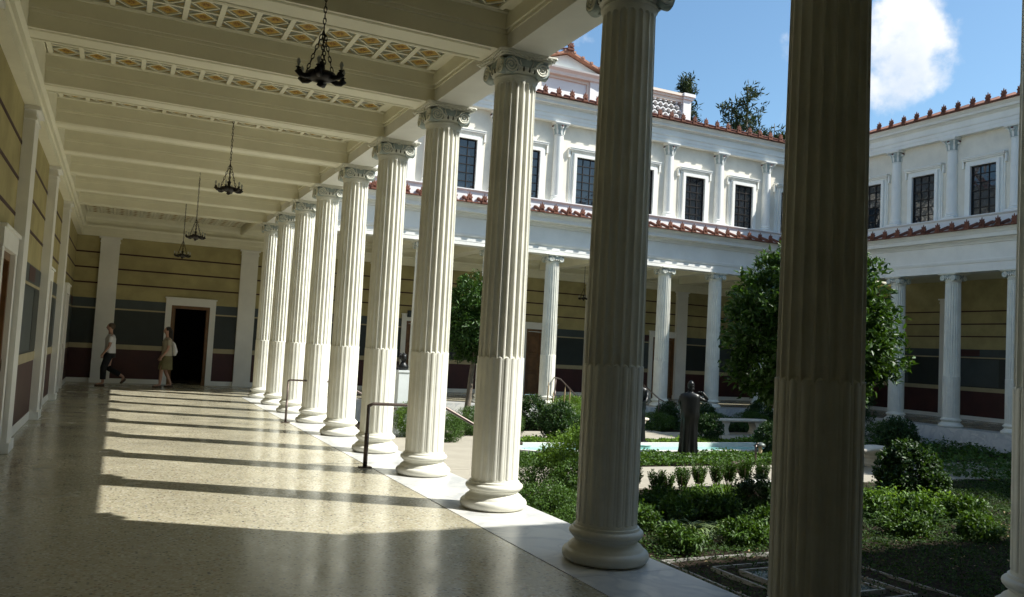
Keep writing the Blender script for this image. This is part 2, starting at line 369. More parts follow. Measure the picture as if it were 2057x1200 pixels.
# portico floors: terrazzo ring with marble stylobate
fl = MB()
fl.box(-40, -0.5, -12, YW+8, ZG, -0.004); fl.box(-0.5, XR+0.5, -12, Y0-0.5, ZG, -0.004)
fl.box(-0.5, XR+0.5, YF+0.5, YW+8, ZG, -0.004); fl.box(XR+0.5, XR+20, -12, YW+8, ZG, -0.004)
struct(fl.build('portico_floor', 'terrazzo'))
ss = MB(); E_ = 0.40
def slab_row(horizontal, a, b, c0, c1):
    n = round((b-a)/SP); st = (b-a)/n
    for i in range(n):
        p, q = a+i*st+0.002, a+(i+1)*st-0.002
        if horizontal: ss.box(p, q, c0, c1, ZG-0.1, 0.0)
        else: ss.box(c0, c1, p, q, ZG-0.1, 0.0)
slab_row(False, Y0-0.5+SP*0, YF+0.5, -0.498, E_)
slab_row(True, E_+0.002, XR-E_, Y0-0.498, Y0+E_); slab_row(True, E_+0.002, XR-E_, YF-E_, YF+0.498)
slab_row(False, Y0-0.5, YF+0.5, XR-E_+0.002, XR+0.498)
struct(ss.build('marble_pavement_edge', 'marble'))
# steps down into the court
def steps(name, x0, x1, y0_, y1_, dirn, label):
    t = MB()
    for i in range(3):
        z1 = -0.137*(i+1); d0, d1 = 0.32*i, 0.32*(i+1)
        if dirn == 'x': t.box(x0+d0, x0+d1, y0_, y1_, ZG-0.05, z1)
        else: t.box(x0, x1, y0_-d1, y0_-d0, ZG-0.05, z1)
    return tag(t.build(name, 'white_stone'), label, 'steps')
steps('stone_steps', E_+0.002, 0, 10.55, 16.0, 'x', 'pale stone steps leading down from the left portico to the garden between the two handrails')
steps('stone_steps', 8.75, 11.6, YF-E_-0.002, 0, 'y', 'pale stone steps in front of the far colonnade between its thin handrails')
# paths
def poly_path(name, rect, z):
    x0, x1, y0_, y1_ = rect
    return struct(MB().box(x0, x1, y0_, y1_, ZG-0.08, z).build(name, 'path'))
poly_path('garden_path', (0.405, XR-0.45, 11.35, 13.55), ZG+0.020)
poly_path('garden_path', (0.405, 4.05, 13.56, 18.4), ZG+0.022)
poly_path('garden_path', (4.06, XR-0.45, 17.85, 19.9), ZG+0.020)
poly_path('garden_path', (9.0, 10.9, 19.91, YF-1.4), ZG+0.021)

# ------------------------------------------------------------------ fluted ionic column
NF = 20
def flute_mesh():
    mb = MB(); K = 12; N = NF*K
    def ring(zf, R0, kind):
        out = []
        for k in range(N):
            a = 2*math.pi*k/N; u = ((k % K)/K)*2-1   # -1..1 across a flute
            w = 0.80
            if kind == 'plain': r = R0
            elif abs(u) >= w: r = R0
            else:
                q = math.sqrt(max(0, 1-(u/w)**2))
                if kind == 'flute': r = R0-0.88*w*math.pi*R0/NF*q
                else:
                    e = abs(u)/w
                    r = R0-0.004+0.010*math.sqrt(max(0, 1-(e/0.86)**2)) if e < 0.86 else R0-0.020
            z = zf(abs(u)/w if abs(u) < w else 1.0)
            out.append((r*math.cos(a), r*math.sin(a), z))
        return out
    Rr = lambda z: 0.2365-0.021*((max(0, z-1.2))/3.2)**1.35   # entasis
    rings = []
    rings.append(ring(lambda e: 0.27, 0.245, 'plain')); rings.append(ring(lambda e: 0.30, 0.238, 'plain'))
    rings.append(ring(lambda e: 0.315-0.02*math.sqrt(max(0, 1-e*e)), Rr(0.3), 'plain'))
    rings.append(ring(lambda e: 0.335-0.03*math.sqrt(max(0, 1-e*e)), Rr(0.3), 'reed'))
    rings.append(ring(lambda e: 0.9, Rr(0.9), 'reed'))
    zt = lambda e: 1.505+0.035*math.sqrt(max(0, 1-e*e))
    rings.append(ring(lambda e: zt(e)-0.012, Rr(1.5), 'reed')); rings.append(ring(lambda e: zt(e)+0.002, Rr(1.5), 'flute'))
    for z in (1.9, 2.4, 2.9, 3.4, 3.9, 4.30): rings.append(ring(lambda e, z=z: z, Rr(z), 'flute'))
    rings.append(ring(lambda e: 4.335+0.025*math.sqrt(max(0, 1-e*e)), Rr(4.3), 'flute'))
    rings.append(ring(lambda e: 4.345+0.025*math.sqrt(max(0, 1-e*e)), Rr(4.3), 'plain'))
    rings.append(ring(lambda e: 4.385, Rr(4.3), 'plain')); rings.append(ring(lambda e: 4.41, Rr(4.3)+0.012, 'plain'))
    mb.loft(rings)
    return mb
def base_mesh():
    pr = [(0.300, 0.0), (0.318, 0.004)]
    for i in range(9):
        a = -math.pi/2+math.pi*i/8; pr.append((0.300+0.042*math.cos(a), 0.052+0.046*math.sin(a)))
    pr += [(0.298, 0.1), (0.292, 0.118)]
    for i in range(7):
        a = math.pi*i/6; pr.append((0.270-0.020*math.sin(a)+0.012*math.cos(a), 0.128+0.05*i/6))
    pr += [(0.270, 0.184), (0.270, 0.192)]
    for i in range(7):
        a = -math.pi/2+math.pi*i/6; pr.append((0.268+0.026*math.cos(a), 0.222+0.028*math.sin(a)))
    pr += [(0.262, 0.254), (0.258, 0.272), (0.248, 0.276), (0.20, 0.278)]
    return MB().lathe(pr, 56)
def spiral_pts(r0_, turns, n):
    out = []
    for i in range(n):
        t = i/(n-1); a = -math.pi/2+2*math.pi*turns*t; r = r0_*(1-0.80*t)
        out.append((r*math.cos(a), r*math.sin(a)))
    return out
def volute_piece(blue, white, frame):
    """one volute disc with raised spiral; frame: (origin, ex, ey(up), ez(out))"""
    o, ex, ey, ez = frame
    n = 24; rad = 0.082
    front = [o+ex*rad*math.cos(2*math.pi*k/n)+ey*rad*math.sin(2*math.pi*k/n)+ez*0.018 for k in range(n)]
    inner = [o+ex*rad*0.45*math.cos(2*math.pi*k/n)+ey*rad*0.45*math.sin(2*math.pi*k/n)+ez*0.012 for k in range(n)]
    back = [o+ex*rad*math.cos(2*math.pi*k/n)+ey*rad*math.sin(2*math.pi*k/n)-ez*0.055 for k in range(n)]
    blue.add(back+front+inner, [(k, (k+1) % n, n+(k+1) % n, n+k) for k in range(n)]+[(n+k, n+(k+1) % n, 2*n+(k+1) % n, 2*n+k) for k in range(n)]+[tuple(2*n+k for k in range(n)), tuple(range(n-1, -1, -1))], 0)
    pts = spiral_pts(rad-0.004, 2.3, 44)
    white.tube([o+ex*(-x)+ey*(-y)*1.0+ez*(0.019-0.007*i/43) for i, (x, y) in enumerate(pts)], [0.0115*(1-0.35*i/43) for i in range(44)], 5)
    white.ell(o+ez*0.014, 0.014, 0.014, 0.014, 8, 5)
def capital_meshes():
    blue, white, dark = MB(), MB(), MB()
    # echinus with egg and dart
    white.lathe([(0.215, 4.405), (0.232, 4.412), (0.236, 4.425), (0.228, 4.437), (0.218, 4.44), (0.245, 4.455), (0.262, 4.485), (0.264, 4.505), (0.235, 4.52), (0.21, 4.60)], 40)
    for k in range(24):
        a = 2*math.pi*(k+0.5)/24
        dark.ell((0.258*math.cos(a), 0.258*math.sin(a), 4.487), 0.013, 0.013, 0.028, 6, 4)
        a = 2*math.pi*k/24
        white.ell((0.254*math.cos(a), 0.254*math.sin(a), 4.483), 0.020, 0.020, 0.026, 6, 4)
    # abacus with concave sides, two tiers
    def abac(z0, z1, h, dep, mb, cut=0.03):
        pts = []
        for q in range(4):
            ang = q*math.pi/2
            for i in range(9):
                t = -1+2*i/8; x = t*(h-cut); y = h-dep*(1-t*t)
                pts.append((x*math.cos(ang)+y*math.sin(ang), -(-x*math.sin(ang)+y*math.cos(ang))))
        pts = [(p[0], p[1]) for p in pts]
        r1 = [(x, y, z0) for x, y in pts]; r2 = [(x, y, z1) for x, y in pts]
        mb.loft([r1, r2], sm=False)
    abac(4.598, 4.616, 0.295, 0.026, white); abac(4.616, 4.632, 0.318, 0.026, white); abac(4.632, 4.649, 0.332, 0.026, white)
    for q in range(4):
        m = Matrix.Rotation(q*math.pi/2, 3, 'Z')
        # little dentils along the abacus edge
        for i in range(11):
            t = -1+2*i/10; p = m @ Vector((t*0.25, -(0.318-0.026*(1-t*t)), 4.617))
            white.ell(p, 0.012, 0.012, 0.010, 5, 4)
        # central rosette
        for i in range(6):
            a = math.pi*2*i/6; white.ell(m @ Vector((0.022*math.cos(a), -0.285, 4.602+0.020*math.sin(a))), 0.014, 0.012, 0.014, 6, 4)
        # canalis between volutes: blue band with white rims
        fr = []
        for i in range(13):
            t = -1+2*i/12; x = t*0.165; y = -(0.240+0.006*t*t)
            fr.append((x, y, 4.525-0.022*(1-t*t)+0.0, 4.600))
        va = [m @ Vector((x, y, zb)) for x, y, zb, zt in fr]+[m @ Vector((x, y, zt)) for x, y, zb, zt in fr]
        vb = [m @ Vector((x, y+0.06, zb)) for x, y, zb, zt in fr]+[m @ Vector((x, y+0.06, zt)) for x, y, zb, zt in fr]
        nn = len(fr)
        blue.add(va+vb, [(i, i+1, nn+i+1, nn+i) for i in range(nn-1)]+[(2*nn+i, i, i+1, 2*nn+i+1)[::-1] for i in range(nn-1)])
        white.tube([m @ Vector((x, y-0.004, zb)) for x, y, zb, zt in fr], 0.009, 5)
        for sx in (-1, 1):
            white.tube([m @ Vector((sx*0.070, -0.252, 4.600)), m @ Vector((sx*0.078, -0.255, 4.565)), m @ Vector((sx*0.058, -0.252, 4.520))], 0.007, 5)
            # volute turned toward the corner
            ez = Vector((0, -1, 0)); ex = Vector((1, 0, 0))
            o = Vector((sx*0.180, -0.245, 4.508))
            if sx < 0: ex = -ex
            volute_piece(blue, white, (m @ o, m @ ex, Vector((0, 0, 1)), m @ ez))
            # leaf filling the angle
            white.ell(m @ Vector((sx*0.100, -0.256, 4.520)), 0.040, 0.012, 0.013, 8, 5, rot=m @ Matrix.Rotation(-sx*0.5, 3, 'Y'))
    return white, blue, dark
proto_shaft = flute_mesh().mesh('shaft', 'column', sharp=26)
proto_base = base_mesh().mesh('base', 'column', sharp=40)
cw, cb, ckk = capital_meshes()
proto_cap = cw.mesh('capital', 'capital', sharp=40); proto_vol = cb.mesh('volutes', 'capital_blue', sharp=40); proto_egg = ckk.mesh('egg_and_dart', 'capital_dark')
def column(loc, label, group):
    t = thing('fluted_column', loc, label, 'column', group)
    link('base', proto_base, t); link('shaft', proto_shaft, t); c = link('capital', proto_cap, t)
    link('volutes', proto_vol, c); link('egg_and_dart', proto_egg, c)
    return t
CL = ['fluted white column nearest the viewer, dark in shade and cut by the top and bottom of the view',
      'shaded fluted column with its whole base showing, second from the viewer',
      'sunlit fluted column under the first coffered beam in view, third from the viewer',
      'sunlit fluted column right of the nearer handrail post, with blue grey scroll capital',
      'sunlit fluted column standing right behind the nearer handrail',
      'sunlit fluted column just right of the farther handrail frame',
      'sunlit fluted column standing behind the farther handrail frame',
      'sunlit fluted column just left of the farther handrail frame',
      'slender looking sunlit column, last but one of the left colonnade',
      'most distant column of the left colonnade, at the inner corner by the painted wall']
for k in range(10): column((0, Y0+k*SP, 0), CL[k], 'columns of the left colonnade')
FL = {1: 'far colonnade column glimpsed next to the corner of the court', 2: 'far colonnade column peeping out left of the trimmed round tree', 3: 'far colonnade column behind the round tree left of the sunlit column',
      4: 'far colonnade column in full view between two near columns, right of a brown door', 5: 'far colonnade column hidden behind the shaded near column', 6: 'far colonnade column right of the shaded near column, left of the bronze statue',
      7: 'far colonnade column rising behind the bronze statue and leafy round tree', 8: 'far colonnade column mostly behind the large leafy tree', 9: 'corner column where the far and right colonnades meet'}
for k in range(1, 10): column((k*SP if k < 9 else XR, YF, 0), FL[k], 'columns of the far colonnade')
for y, l in ((20.78, 'right colonnade column next to the far corner'), (18.82, 'right colonnade column seen past the right edge of the leafy tree'), (16.86, 'right colonnade column farthest toward the right edge'), (14.9, 'right colonnade column beyond the right edge of the view')):
    column((XR, y, 0), l, 'columns of the right colonnade')
for k in (1, 2, 3): column((k*SP, Y0, 0), 'column of the near colonnade beside the viewer', 'columns of the near colonnade')

# ------------------------------------------------------------------ wings of the villa
ENT = [(-0.22, ZA), (0.22, ZA), (0.22, 4.755), (0.226, 4.757), (0.226, 4.90), (0.255, 4.905), (0.262, 4.94), (0.268, 4.975), (0.268, 5.0), (0.235, 5.01), (0.235, 5.46),
       (0.27, 5.47), (0.275, 5.50), (0.31, 5.54), (0.345, 5.56), (0.345, 5.585), (0.50, 5.60), (0.50, 5.71), (0.52, 5.72), (0.545, 5.77), (0.585, 5.81), (0.60, 5.845), (-0.22, 5.845)]
UENT = [(-0.20, 8.86), (0.17, 8.86), (0.17, 8.965), (0.185, 8.97), (0.185, 9.08), (0.205, 9.09), (0.215, 9.13), (0.18, 9.14), (0.18, 9.30), (0.20, 9.31), (0.24, 9.345), (0.24, 9.36), (0.335, 9.37), (0.335, 9.45), (0.36, 9.47), (0.40, 9.53), (0.40, 9.545), (-0.20, 9.545)]
PIT = SP/4.5
def antefix_mesh():
    """palmette tile end; local: x along eave, y outward is -y, z up"""
    m = MB()
    m.box(-0.085, 0.085, -0.045, 0.10, 0.0, 0.045)
    for a, l, w in ((0, 0.20, 0.030), (0.36, 0.185, 0.028), (-0.36, 0.185, 0.028), (0.74, 0.14, 0.027), (-0.74, 0.14, 0.027)):
        rot = Matrix.Rotation(a, 3, 'Y')
        m.ell(Vector((0, -0.012, 0.045))+rot @ Vector((0, 0, l*0.55)), w, 0.026, l*0.47, 7, 5, rot=rot)
    for sx in (-1, 1): m.ell((sx*0.055, -0.02, 0.062), 0.03, 0.026, 0.024, 7, 4)
    m.ell((0, -0.030, 0.095), 0.026, 0.02, 0.026, 7, 4)
    m.ell((0, -0.012, 0.245), 0.013, 0.014, 0.02, 6, 4)
    m.add([(-0.06, 0.0, 0.045), (0.06, 0.0, 0.045), (0.055, 0.0, 0.19), (-0.055, 0.0, 0.19), (-0.06, 0.02, 0.045), (0.06, 0.02, 0.045), (0.055, 0.02, 0.19), (-0.055, 0.02, 0.19)], [(0, 1, 2, 3), (7, 6, 5, 4), (0, 3, 7, 4), (1, 5, 6, 2), (3, 2, 6, 7)])
    # cover tile running up the roof behind
    n = 8
    v = [(0.075*math.cos(math.pi*k/n), 0.0, 0.075*math.sin(math.pi*k/n)) for k in range(n+1)]+[(0.075*math.cos(math.pi*k/n), 0.45, 0.16+0.075*math.sin(math.pi*k/n)) for k in range(n+1)]
    m.add(v, [(k, k+1, n+2+k, n+1+k) for k in range(n)], 0, True)
    return m.mesh('antefix', 'terracotta')
ANT = antefix_mesh()
def tile_row(fm, root, roof, ua, ub, oe, ze, rise, ow, ka, kb, rz, ants, name='roof_tiles'):
    """eave of terracotta: sloping slab + pan tile lips, antefixes as parts"""
    mb = MB()
    zs = lambda o: ze+(oe-o)*rise
    mb.sweep([(oe-0.03, ze+0.004), (oe, ze), (oe, ze+0.022), (ow, zs(ow)+0.024), (ow, zs(ow)-0.02)], fm, ua, ub, ka, kb)
    n = int((ub-ua)/PIT)
    u_first = ua+((ub-ua)-n*PIT)/2
    for i in range(n):
        u = u_first+(i+0.5)*PIT       # upturned pan edge between antefixes
        mb.sweep([(oe, ze-0.012), (oe+0.018, ze-0.010), (oe+0.018, ze+0.022), (oe, ze+0.024)], fm, u-0.145, u+0.145)
    o = mb.build(name, 'terracotta', root)
    if ants:
        for i in range(n+1):
            u = u_first+i*PIT
            if u < ua+oe*0.9 or u > ub-oe*0.9: continue
            a = link('antefix', ANT, o)
            p = Vector(fm(u, oe+0.005, ze-0.006)); a.location = p-parent_world(o); a.rotation_euler.z = rz; a.scale = (1.0, 1, 1.15)
    return o
def half_column_meshes():
    b = MB(); b.box(-0.215, 0.215, -0.215, 0.215, 6.335, 6.39)
    b.lathe([(0.20, 6.39), (0.215, 6.41), (0.20, 6.445), (0.182, 6.46), (0.195, 6.485), (0.185, 6.51), (0.168, 6.53)], 24)
    s = MB().lathe([(0.168, 6.53), (0.163, 7.1), (0.155, 7.8), (0.145, 8.44), (0.158, 8.455), (0.158, 8.475), (0.142, 8.485)], 24)
    c = MB(); bl = MB(); fl_ = c
    bl.lathe([(0.132, 8.48), (0.138, 8.60), (0.165, 8.72), (0.19, 8.78)], 24)
    for k in range(8):
        a = 2*math.pi*k/8
        d = Vector((math.cos(a), math.sin(a), 0)); sd = Vector((-math.sin(a), math.cos(a), 0))
        for hgt, w, out in ((8.64, 0.030, 0.168),):
            rows = [(8.485, 0.145, w*0.7), (8.57, 0.150, w), (hgt, out, w*0.8), (hgt+0.012, out+0.02, w*0.3)]
            v = [d*r+sd*s_*ww+Vector((0, 0, z)) for z, r, ww in rows for s_ in (-1, 1)]
            c.add(v, [(2*i, 2*i+1, 2*i+3, 2*i+2) for i in range(3)], 0, False)
        if k % 2 == 1:
            c.tube([d*0.14+Vector((0, 0, 8.60)), d*0.18+Vector((0, 0, 8.71)), d*0.235+Vector((0, 0, 8.78)), d*0.245+Vector((0, 0, 8.745)), d*0.225+Vector((0, 0, 8.735))], [0.016, 0.02, 0.026, 0.022, 0.014], 6)
        else: fl_.ell(d*0.185+Vector((0, 0, 8.73)), 0.034, 0.034, 0.034, 8, 5, 1); c.ell(d*0.165+Vector((0, 0, 8.70)), 0.045, 0.045, 0.05, 8, 5)
    c.box(-0.20, 0.20, -0.20, 0.20, 8.785, 8.82); c.box(-0.215, 0.215, -0.215, 0.215, 8.82, 8.858)
    return b.mesh('column_base', 'trim', 40), s.mesh('upper_column', 'trim', 40), c.mesh('capital', ['trim', 'flower_red'], 40), bl.mesh('capital_bell', 'capital_blue', 40)
HB, HS, HC, HBL = half_column_meshes()
def window_meshes():
    """local: x along the wall, -y outward, wall plane y=0, z absolute"""
    f = MB(); W2_, ZB, ZT = 0.41, 6.335, 7.87
    for sx in (-1, 1):
        f.box(sx*W2_, sx*(W2_+0.10), -0.115, 0.10, ZB, ZT+0.10); f.box(sx*(W2_+0.10), sx*(W2_+0.18), -0.055, 0.10, ZB, ZT+0.10)
        f.box(sx*(W2_+0.18), sx*(W2_+0.225), -0.030, 0.10, ZB, ZT+0.06)
    f.box(-W2_, W2_, -0.115, 0.10, ZT, ZT+0.10); f.box(-W2_-0.18, W2_+0.18, -0.06, 0.10, ZT+0.102, ZT+0.17)
    f.box(-W2_-0.22, W2_+0.22, -0.11, 0.10, ZT+0.172, ZT+0.215); f.box(-W2_-0.26, W2_+0.26, -0.15, 0.10, ZT+0.217, ZT+0.26); f.box(-W2_-0.275, W2_+0.275, -0.165, 0.10, ZT+0.262, ZT+0.285)
    for sx in (-1, 1): f.box(sx*(W2_+0.235), sx*(W2_+0.29), -0.075, 0.06, ZT-0.03, ZT+0.215)
    p = MB().add([(-W2_, -0.006, ZB), (W2_, -0.006, ZB), (W2_, -0.006, ZT), (-W2_, -0.006, ZT)], [(0, 1, 2, 3)])
    b = MB()
    for i in range(1, 3): x = -W2_+2*W2_*i/3; b.box(x-0.009, x+0.009, -0.030, -0.008, ZB, ZT)
    for i in range(1, 6): z = ZB+(ZT-ZB)*i/6; b.box(-W2_, W2_, -0.034, -0.010, z-0.010, z+0.010)
    for sx in (-1, 1): b.box(sx*W2_, sx*(W2_-0.035), -0.038, -0.007, ZB, ZT)
    b.box(-W2_, W2_, -0.0385, -0.0075, ZT-0.035, ZT)
    return f.mesh('window', 'trim'), p.mesh('pane', 'glass'), b.mesh('glazing_bars', 'iron')
WF, WP, WB = window_meshes()
def upper_storey(fm, root, ua, ub, cols, wins, rz, kk):
    OW = -0.03
    w = MB().sweep([(OW, 5.9), (OW, 8.9), (OW-0.35, 8.9), (OW-0.35, 5.9)], fm, ua, ub, kk, -kk).build('upper_wall', 'stucco', root)
    m = MB(); m.sweep([(OW-0.01, 5.88), (0.20, 5.88), (0.20, 6.265), (0.215, 6.27), (0.245, 6.30), (0.26, 6.305), (0.26, 6.333), (OW-0.01, 6.333)], fm, ua, ub, kk, -kk)
    m.build('base_course', 'trim_pink', root)
    MB().sweep(UENT, fm, ua, ub, kk, -kk).build('upper_cornice', 'trim', root)
    for u in cols:
        s = link('upper_column', HS, root); s.location = Vector(fm(u, 0, 0))-root.location; s.rotation_euler.z = rz
        link('column_base', HB, s); c = link('capital', HC, s); c.scale = (1.2, 1.2, 1)
        link('capital_bell', HBL, c)
    for u in wins:
        f = link('window', WF, root); f.location = Vector(fm(u, OW, 0))-root.location; f.rotation_euler.z = rz
        link('pane', WP, f); link('glazing_bars', WB, f)
def upper_roof(fm, root, ua, ub, kk, depth, rz, ants=True):
    r = tile_row(fm, root, None, ua, ub, 0.50, 9.555, 0.30, -depth, kk, -kk, rz, ants, 'upper_roof')
    return r

# --- far wing
far = thing('villa_wing', (XR/2, YF, 0), 'two storey white and beige villa wing across the courtyard with red antefix rows', 'building')
MB().sweep(ENT, fmF, 0, XR, 1, -1).build('cornice', 'trim', far)
tile_row(fmF, far, None, 0, XR, 0.675, 5.852, 0.20, 0.18, 1, -1, 0, True, 'lower_roof')
upper_storey(fmF, far, 0, XR, [k*SP for k in range(1, 9)], [(k+0.5)*SP for k in range(0, 9)], 0, 1)
upper_roof(fmF, far, 0, XR, 1, 6.5, 0)
# --- right wing
rgt = thing('villa_wing', (XR, 13, 0), 'villa wing along the right side of the court, cut by the right edge', 'building')
MB().sweep(ENT, fmR, Y0, YF, 1, -1).build('cornice', 'trim', rgt)
tile_row(fmR, rgt, None, Y0, YF, 0.675, 5.852, 0.20, 0.18, 1, -1, -math.pi/2, True, 'lower_roof')
upper_storey(fmR, rgt, Y0, YF, [21.0, 18.98, 16.96, 14.94, 12.92], [19.95, 17.93, 15.91, 13.89, 11.87], -math.pi/2, 1)
upper_roof(fmR, rgt, Y0, YF, 1, 6.5, -math.pi/2)

MB().box(XR+0.25, XR+4.84, Y0, YF-0.25, 5.02, 5.2).build('portico_ceiling', 'ceiling', rgt)
# --- near wing, behind the viewer
near = thing('villa_wing', (XR/2, Y0, 0), 'villa wing behind the viewer that shades the front of the portico', 'building')
MB().sweep(ENT, fmN, 0, XR, 1, -1).build('cornice', 'trim', near)
MB().sweep([(0.66, 5.852), (0.66, 5.875), (-1.8, 6.35), (-1.8, 6.3)], fmN, 0, XR, 1, -1).build('lower_roof', 'terracotta', near)
MB().box(-5, XR+5, 0.9, 1.3, 5.0, 9.6).build('upper_wall', 'stucco', near)
NE = (Y0, -1.42)
tile_row(lambda u, o, z: (u, Y0-1.70+o, z), near, None, -6, XR+6, 0.46, 9.70, 0.30, -6.0, 0, 0, math.pi, True, 'upper_roof')
MB().box(-5, XR+5, 1.0, Y0-1.45, 9.4, 9.70).build('upper_cornice', 'trim', near)
MB().box(-6, 7.1, -3.5, 1.75, 9.8, 13.3).build('added_sun_block', 'trim_pink', near)  # unseen block, added to keep the sun off the second column

MB().box(-10, XR, -1.9, Y0-0.25, 5.05, 5.2).build('portico_ceiling', 'ceiling', near)

# --- left wing: the portico the viewer stands in
left = thing('villa_portico', (-2.5, 13, 0), 'coffered portico on the left with deep cream beams over a polished floor', 'portico')
MB().sweep(ENT, fmL, Y0, YF, 1, -1).build('cornice', 'trim', left)
MB().sweep([(0.66, 5.852), (0.66, 5.875), (0.0, 6.0), (-5.5, 7.4), (-5.5, 7.3)], fmL, Y0, YF, 1, -1).build('lower_roof', 'terracotta', left)
ZC = 5.0
BW = 0.22
def beam_mesh():
    b = MB(); x0, x1 = XW, -0.221
    b.box(x0, x1, -BW, BW, ZA+0.004, ZA+0.19)
    for s in (-1, 1):
        b.box(x0, x1, s*BW, s*(BW+0.022), ZA+0.165, ZA+0.20); b.box(x0, x1, s*(BW), s*(BW+0.045), ZA+0.202, ZC+0.1)
        # soffit beads
        b.box(x0+0.15, x1-0.15, s*0.135, s*0.150, ZA-0.004, ZA+0.01); b.box(x0+0.15, x1-0.15, s*0.165, s*0.175, ZA-0.003, ZA+0.01)
    b.box(x0, x1, -BW+0.002, BW-0.002, ZA+0.192, ZC+0.1)
    return b.mesh('ceiling_beam', 'ceiling', off=tuple(left.location[:2])+(0,))
BM = beam_mesh()
beam_ys = [Y0+k*SP for k in range(-2, 10)]
for y in beam_ys:
    o = link('ceiling_beam', BM, left); o.location = (0, y, 0)
    if abs(y-YF) < 0.01: o.name = 'ceiling_beam'
# inner face mouldings of the long architrave and of the wall side
lm = MB()
for a, b in [(Y0-3*SP, YF-0.25), (YF+0.27, YW)]:
    lm.box(-0.24, -0.221, a, b, ZA+0.165, ZA+0.20); lm.box(-0.265, -0.219, a, b, ZA+0.202, ZC+0.1)
lm.box(XW, XW+0.2, Y0-3*SP, YW, ZA+0.003, ZC+0.1)
lm.build('ceiling_moulding', 'ceiling', left)
# coffered field, one per bay
def coffer_meshes(nx_, ny_, px, py):
    rib, paint = MB(), MB(); w = nx_*px; h = ny_*py; rw = 0.027; d = 0.022
    def rect(mb, x0, x1, y0_, y1_, z0, z1): mb.box(x0, x1, y0_, y1_, z0, z1)
    for i in range(nx_+1): x = -w/2+i*px; rib.box(x-rw, x+rw, -h/2, h/2, 0, d+0.02)
    for j in range(ny_+1):
        y = -h/2+j*py
        for i in range(nx_): x = -w/2+i*px; rib.box(x+rw, x+px-rw, y-rw*0.62, y+rw*0.62, 0.002, d+0.02)
    for i in range(nx_):
        for j in range(ny_):
            cx, cy = -w/2+(i+0.5)*px, -h/2+(j+0.5)*py; a, b = px/2-rw, py/2-rw*0.6
            zt = d
            paint.add([(cx-a, cy-b, zt), (cx-a, cy+b, zt), (cx+a, cy+b, zt), (cx+a, cy-b, zt)], [(0, 1, 2, 3)], 0)
            # corner ornaments
            for sx in (-1, 1):
                for sy in (-1, 1):
                    q = Vector((cx+sx*a*0.80, cy+sy*b*0.80, zt-0.003))
                    paint.add([q+Vector((sx*0.022, sy*0.022, 0)), q+Vector((-sx*0.055, sy*0.022, 0)), q+Vector((-sx*0.008, -sy*0.008, 0)), q+Vector((sx*0.022, -sy*0.055, 0))], [(0, 1, 2, 3)], 3)
            # white lozenge frame (raised)
            for s0, s1 in (((-1, 0), (0, 1)), ((0, 1), (1, 0)), ((1, 0), (0, -1)), ((0, -1), (-1, 0))):
                k = 0.98; e = 0.84
                P = [(cx+s0[0]*a*k, cy+s0[1]*b*k), (cx+s1[0]*a*k, cy+s1[1]*b*k), (cx+s1[0]*a*e, cy+s1[1]*b*e), (cx+s0[0]*a*e, cy+s0[1]*b*e)]
                rib.add([(x, y, zz) for zz in (0.006, d+0.01) for x, y in P], [(0, 1, 2, 3), (0, 4, 5, 1), (2, 6, 7, 3)])
            def loz(k, z, mi, nn=4, ph=0.0):
                pts = [(cx+a*k*math.cos(2*math.pi*i2/nn+ph), cy+b*k*math.sin(2*math.pi*i2/nn+ph), z) for i2 in range(nn)]
                paint.add(pts, [tuple(range(nn))[::-1]], mi)
            loz(0.82, zt-0.003, 0); loz(0.76, zt-0.005, 1)
            nn = 10
            pts = [(cx+a*(0.36 if q % 2 else 0.17)*math.cos(math.pi*q/nn), cy+b*(0.36 if q % 2 else 0.17)*math.sin(math.pi*q/nn), zt-0.007) for q in range(2*nn)]
            paint.add(pts, [tuple(range(2*nn))[::-1]], 2)
            loz(0.10, zt-0.009, 1, 8)
    return rib.mesh('coffer_field', 'ceiling'), paint.mesh('painted_panels', ['lz_grey', 'lz_yellow', 'lz_brown', 'lz_tan'])
CR, CP = coffer_meshes(12, 4, 0.352, 0.362)
XC = (-0.37-4.63)/2
bays = [Y0+(k+0.5)*SP for k in range(-2, 9)]+[YF+0.27+(YW-YF-0.27)/2]
for y in bays:
    if y < YF:
        o = link('coffer_field', CR, left); o.location = Vector((XC+0.02, y, ZC))-left.location
        link('painted_panels', CP, o)
CR2, CP2 = coffer_meshes(12, 11, 0.352, 0.362)
o = link('coffer_field', CR2, left); o.location = Vector((XC+0.02, YF+0.30+2.05, ZC))-left.location; link('painted_panels', CP2, o)
MB().box(XW, -0.2, Y0-3*SP, YW, ZC+0.075, ZC+0.25).build('ceiling_slab', 'ceiling', left)
# border of each coffered field out to the mouldings
bd = MB()
for y in bays:
    if y > YF: continue
    bd.box(XW, -0.26, y-SP/2+BW, y-4*0.362/2-0.030, ZC+0.004, ZC+0.074); bd.box(XW, -0.26, y+4*0.362/2+0.030, y+SP/2-BW, ZC+0.004, ZC+0.074)
    bd.box(-0.40, -0.26, y-0.69, y+0.69, ZC+0.006, ZC+0.072); bd.box(XW, -4.64, y-0.69, y+0.69, ZC+0.006, ZC+0.072)
bd.build('coffer_border', 'ceiling', left)

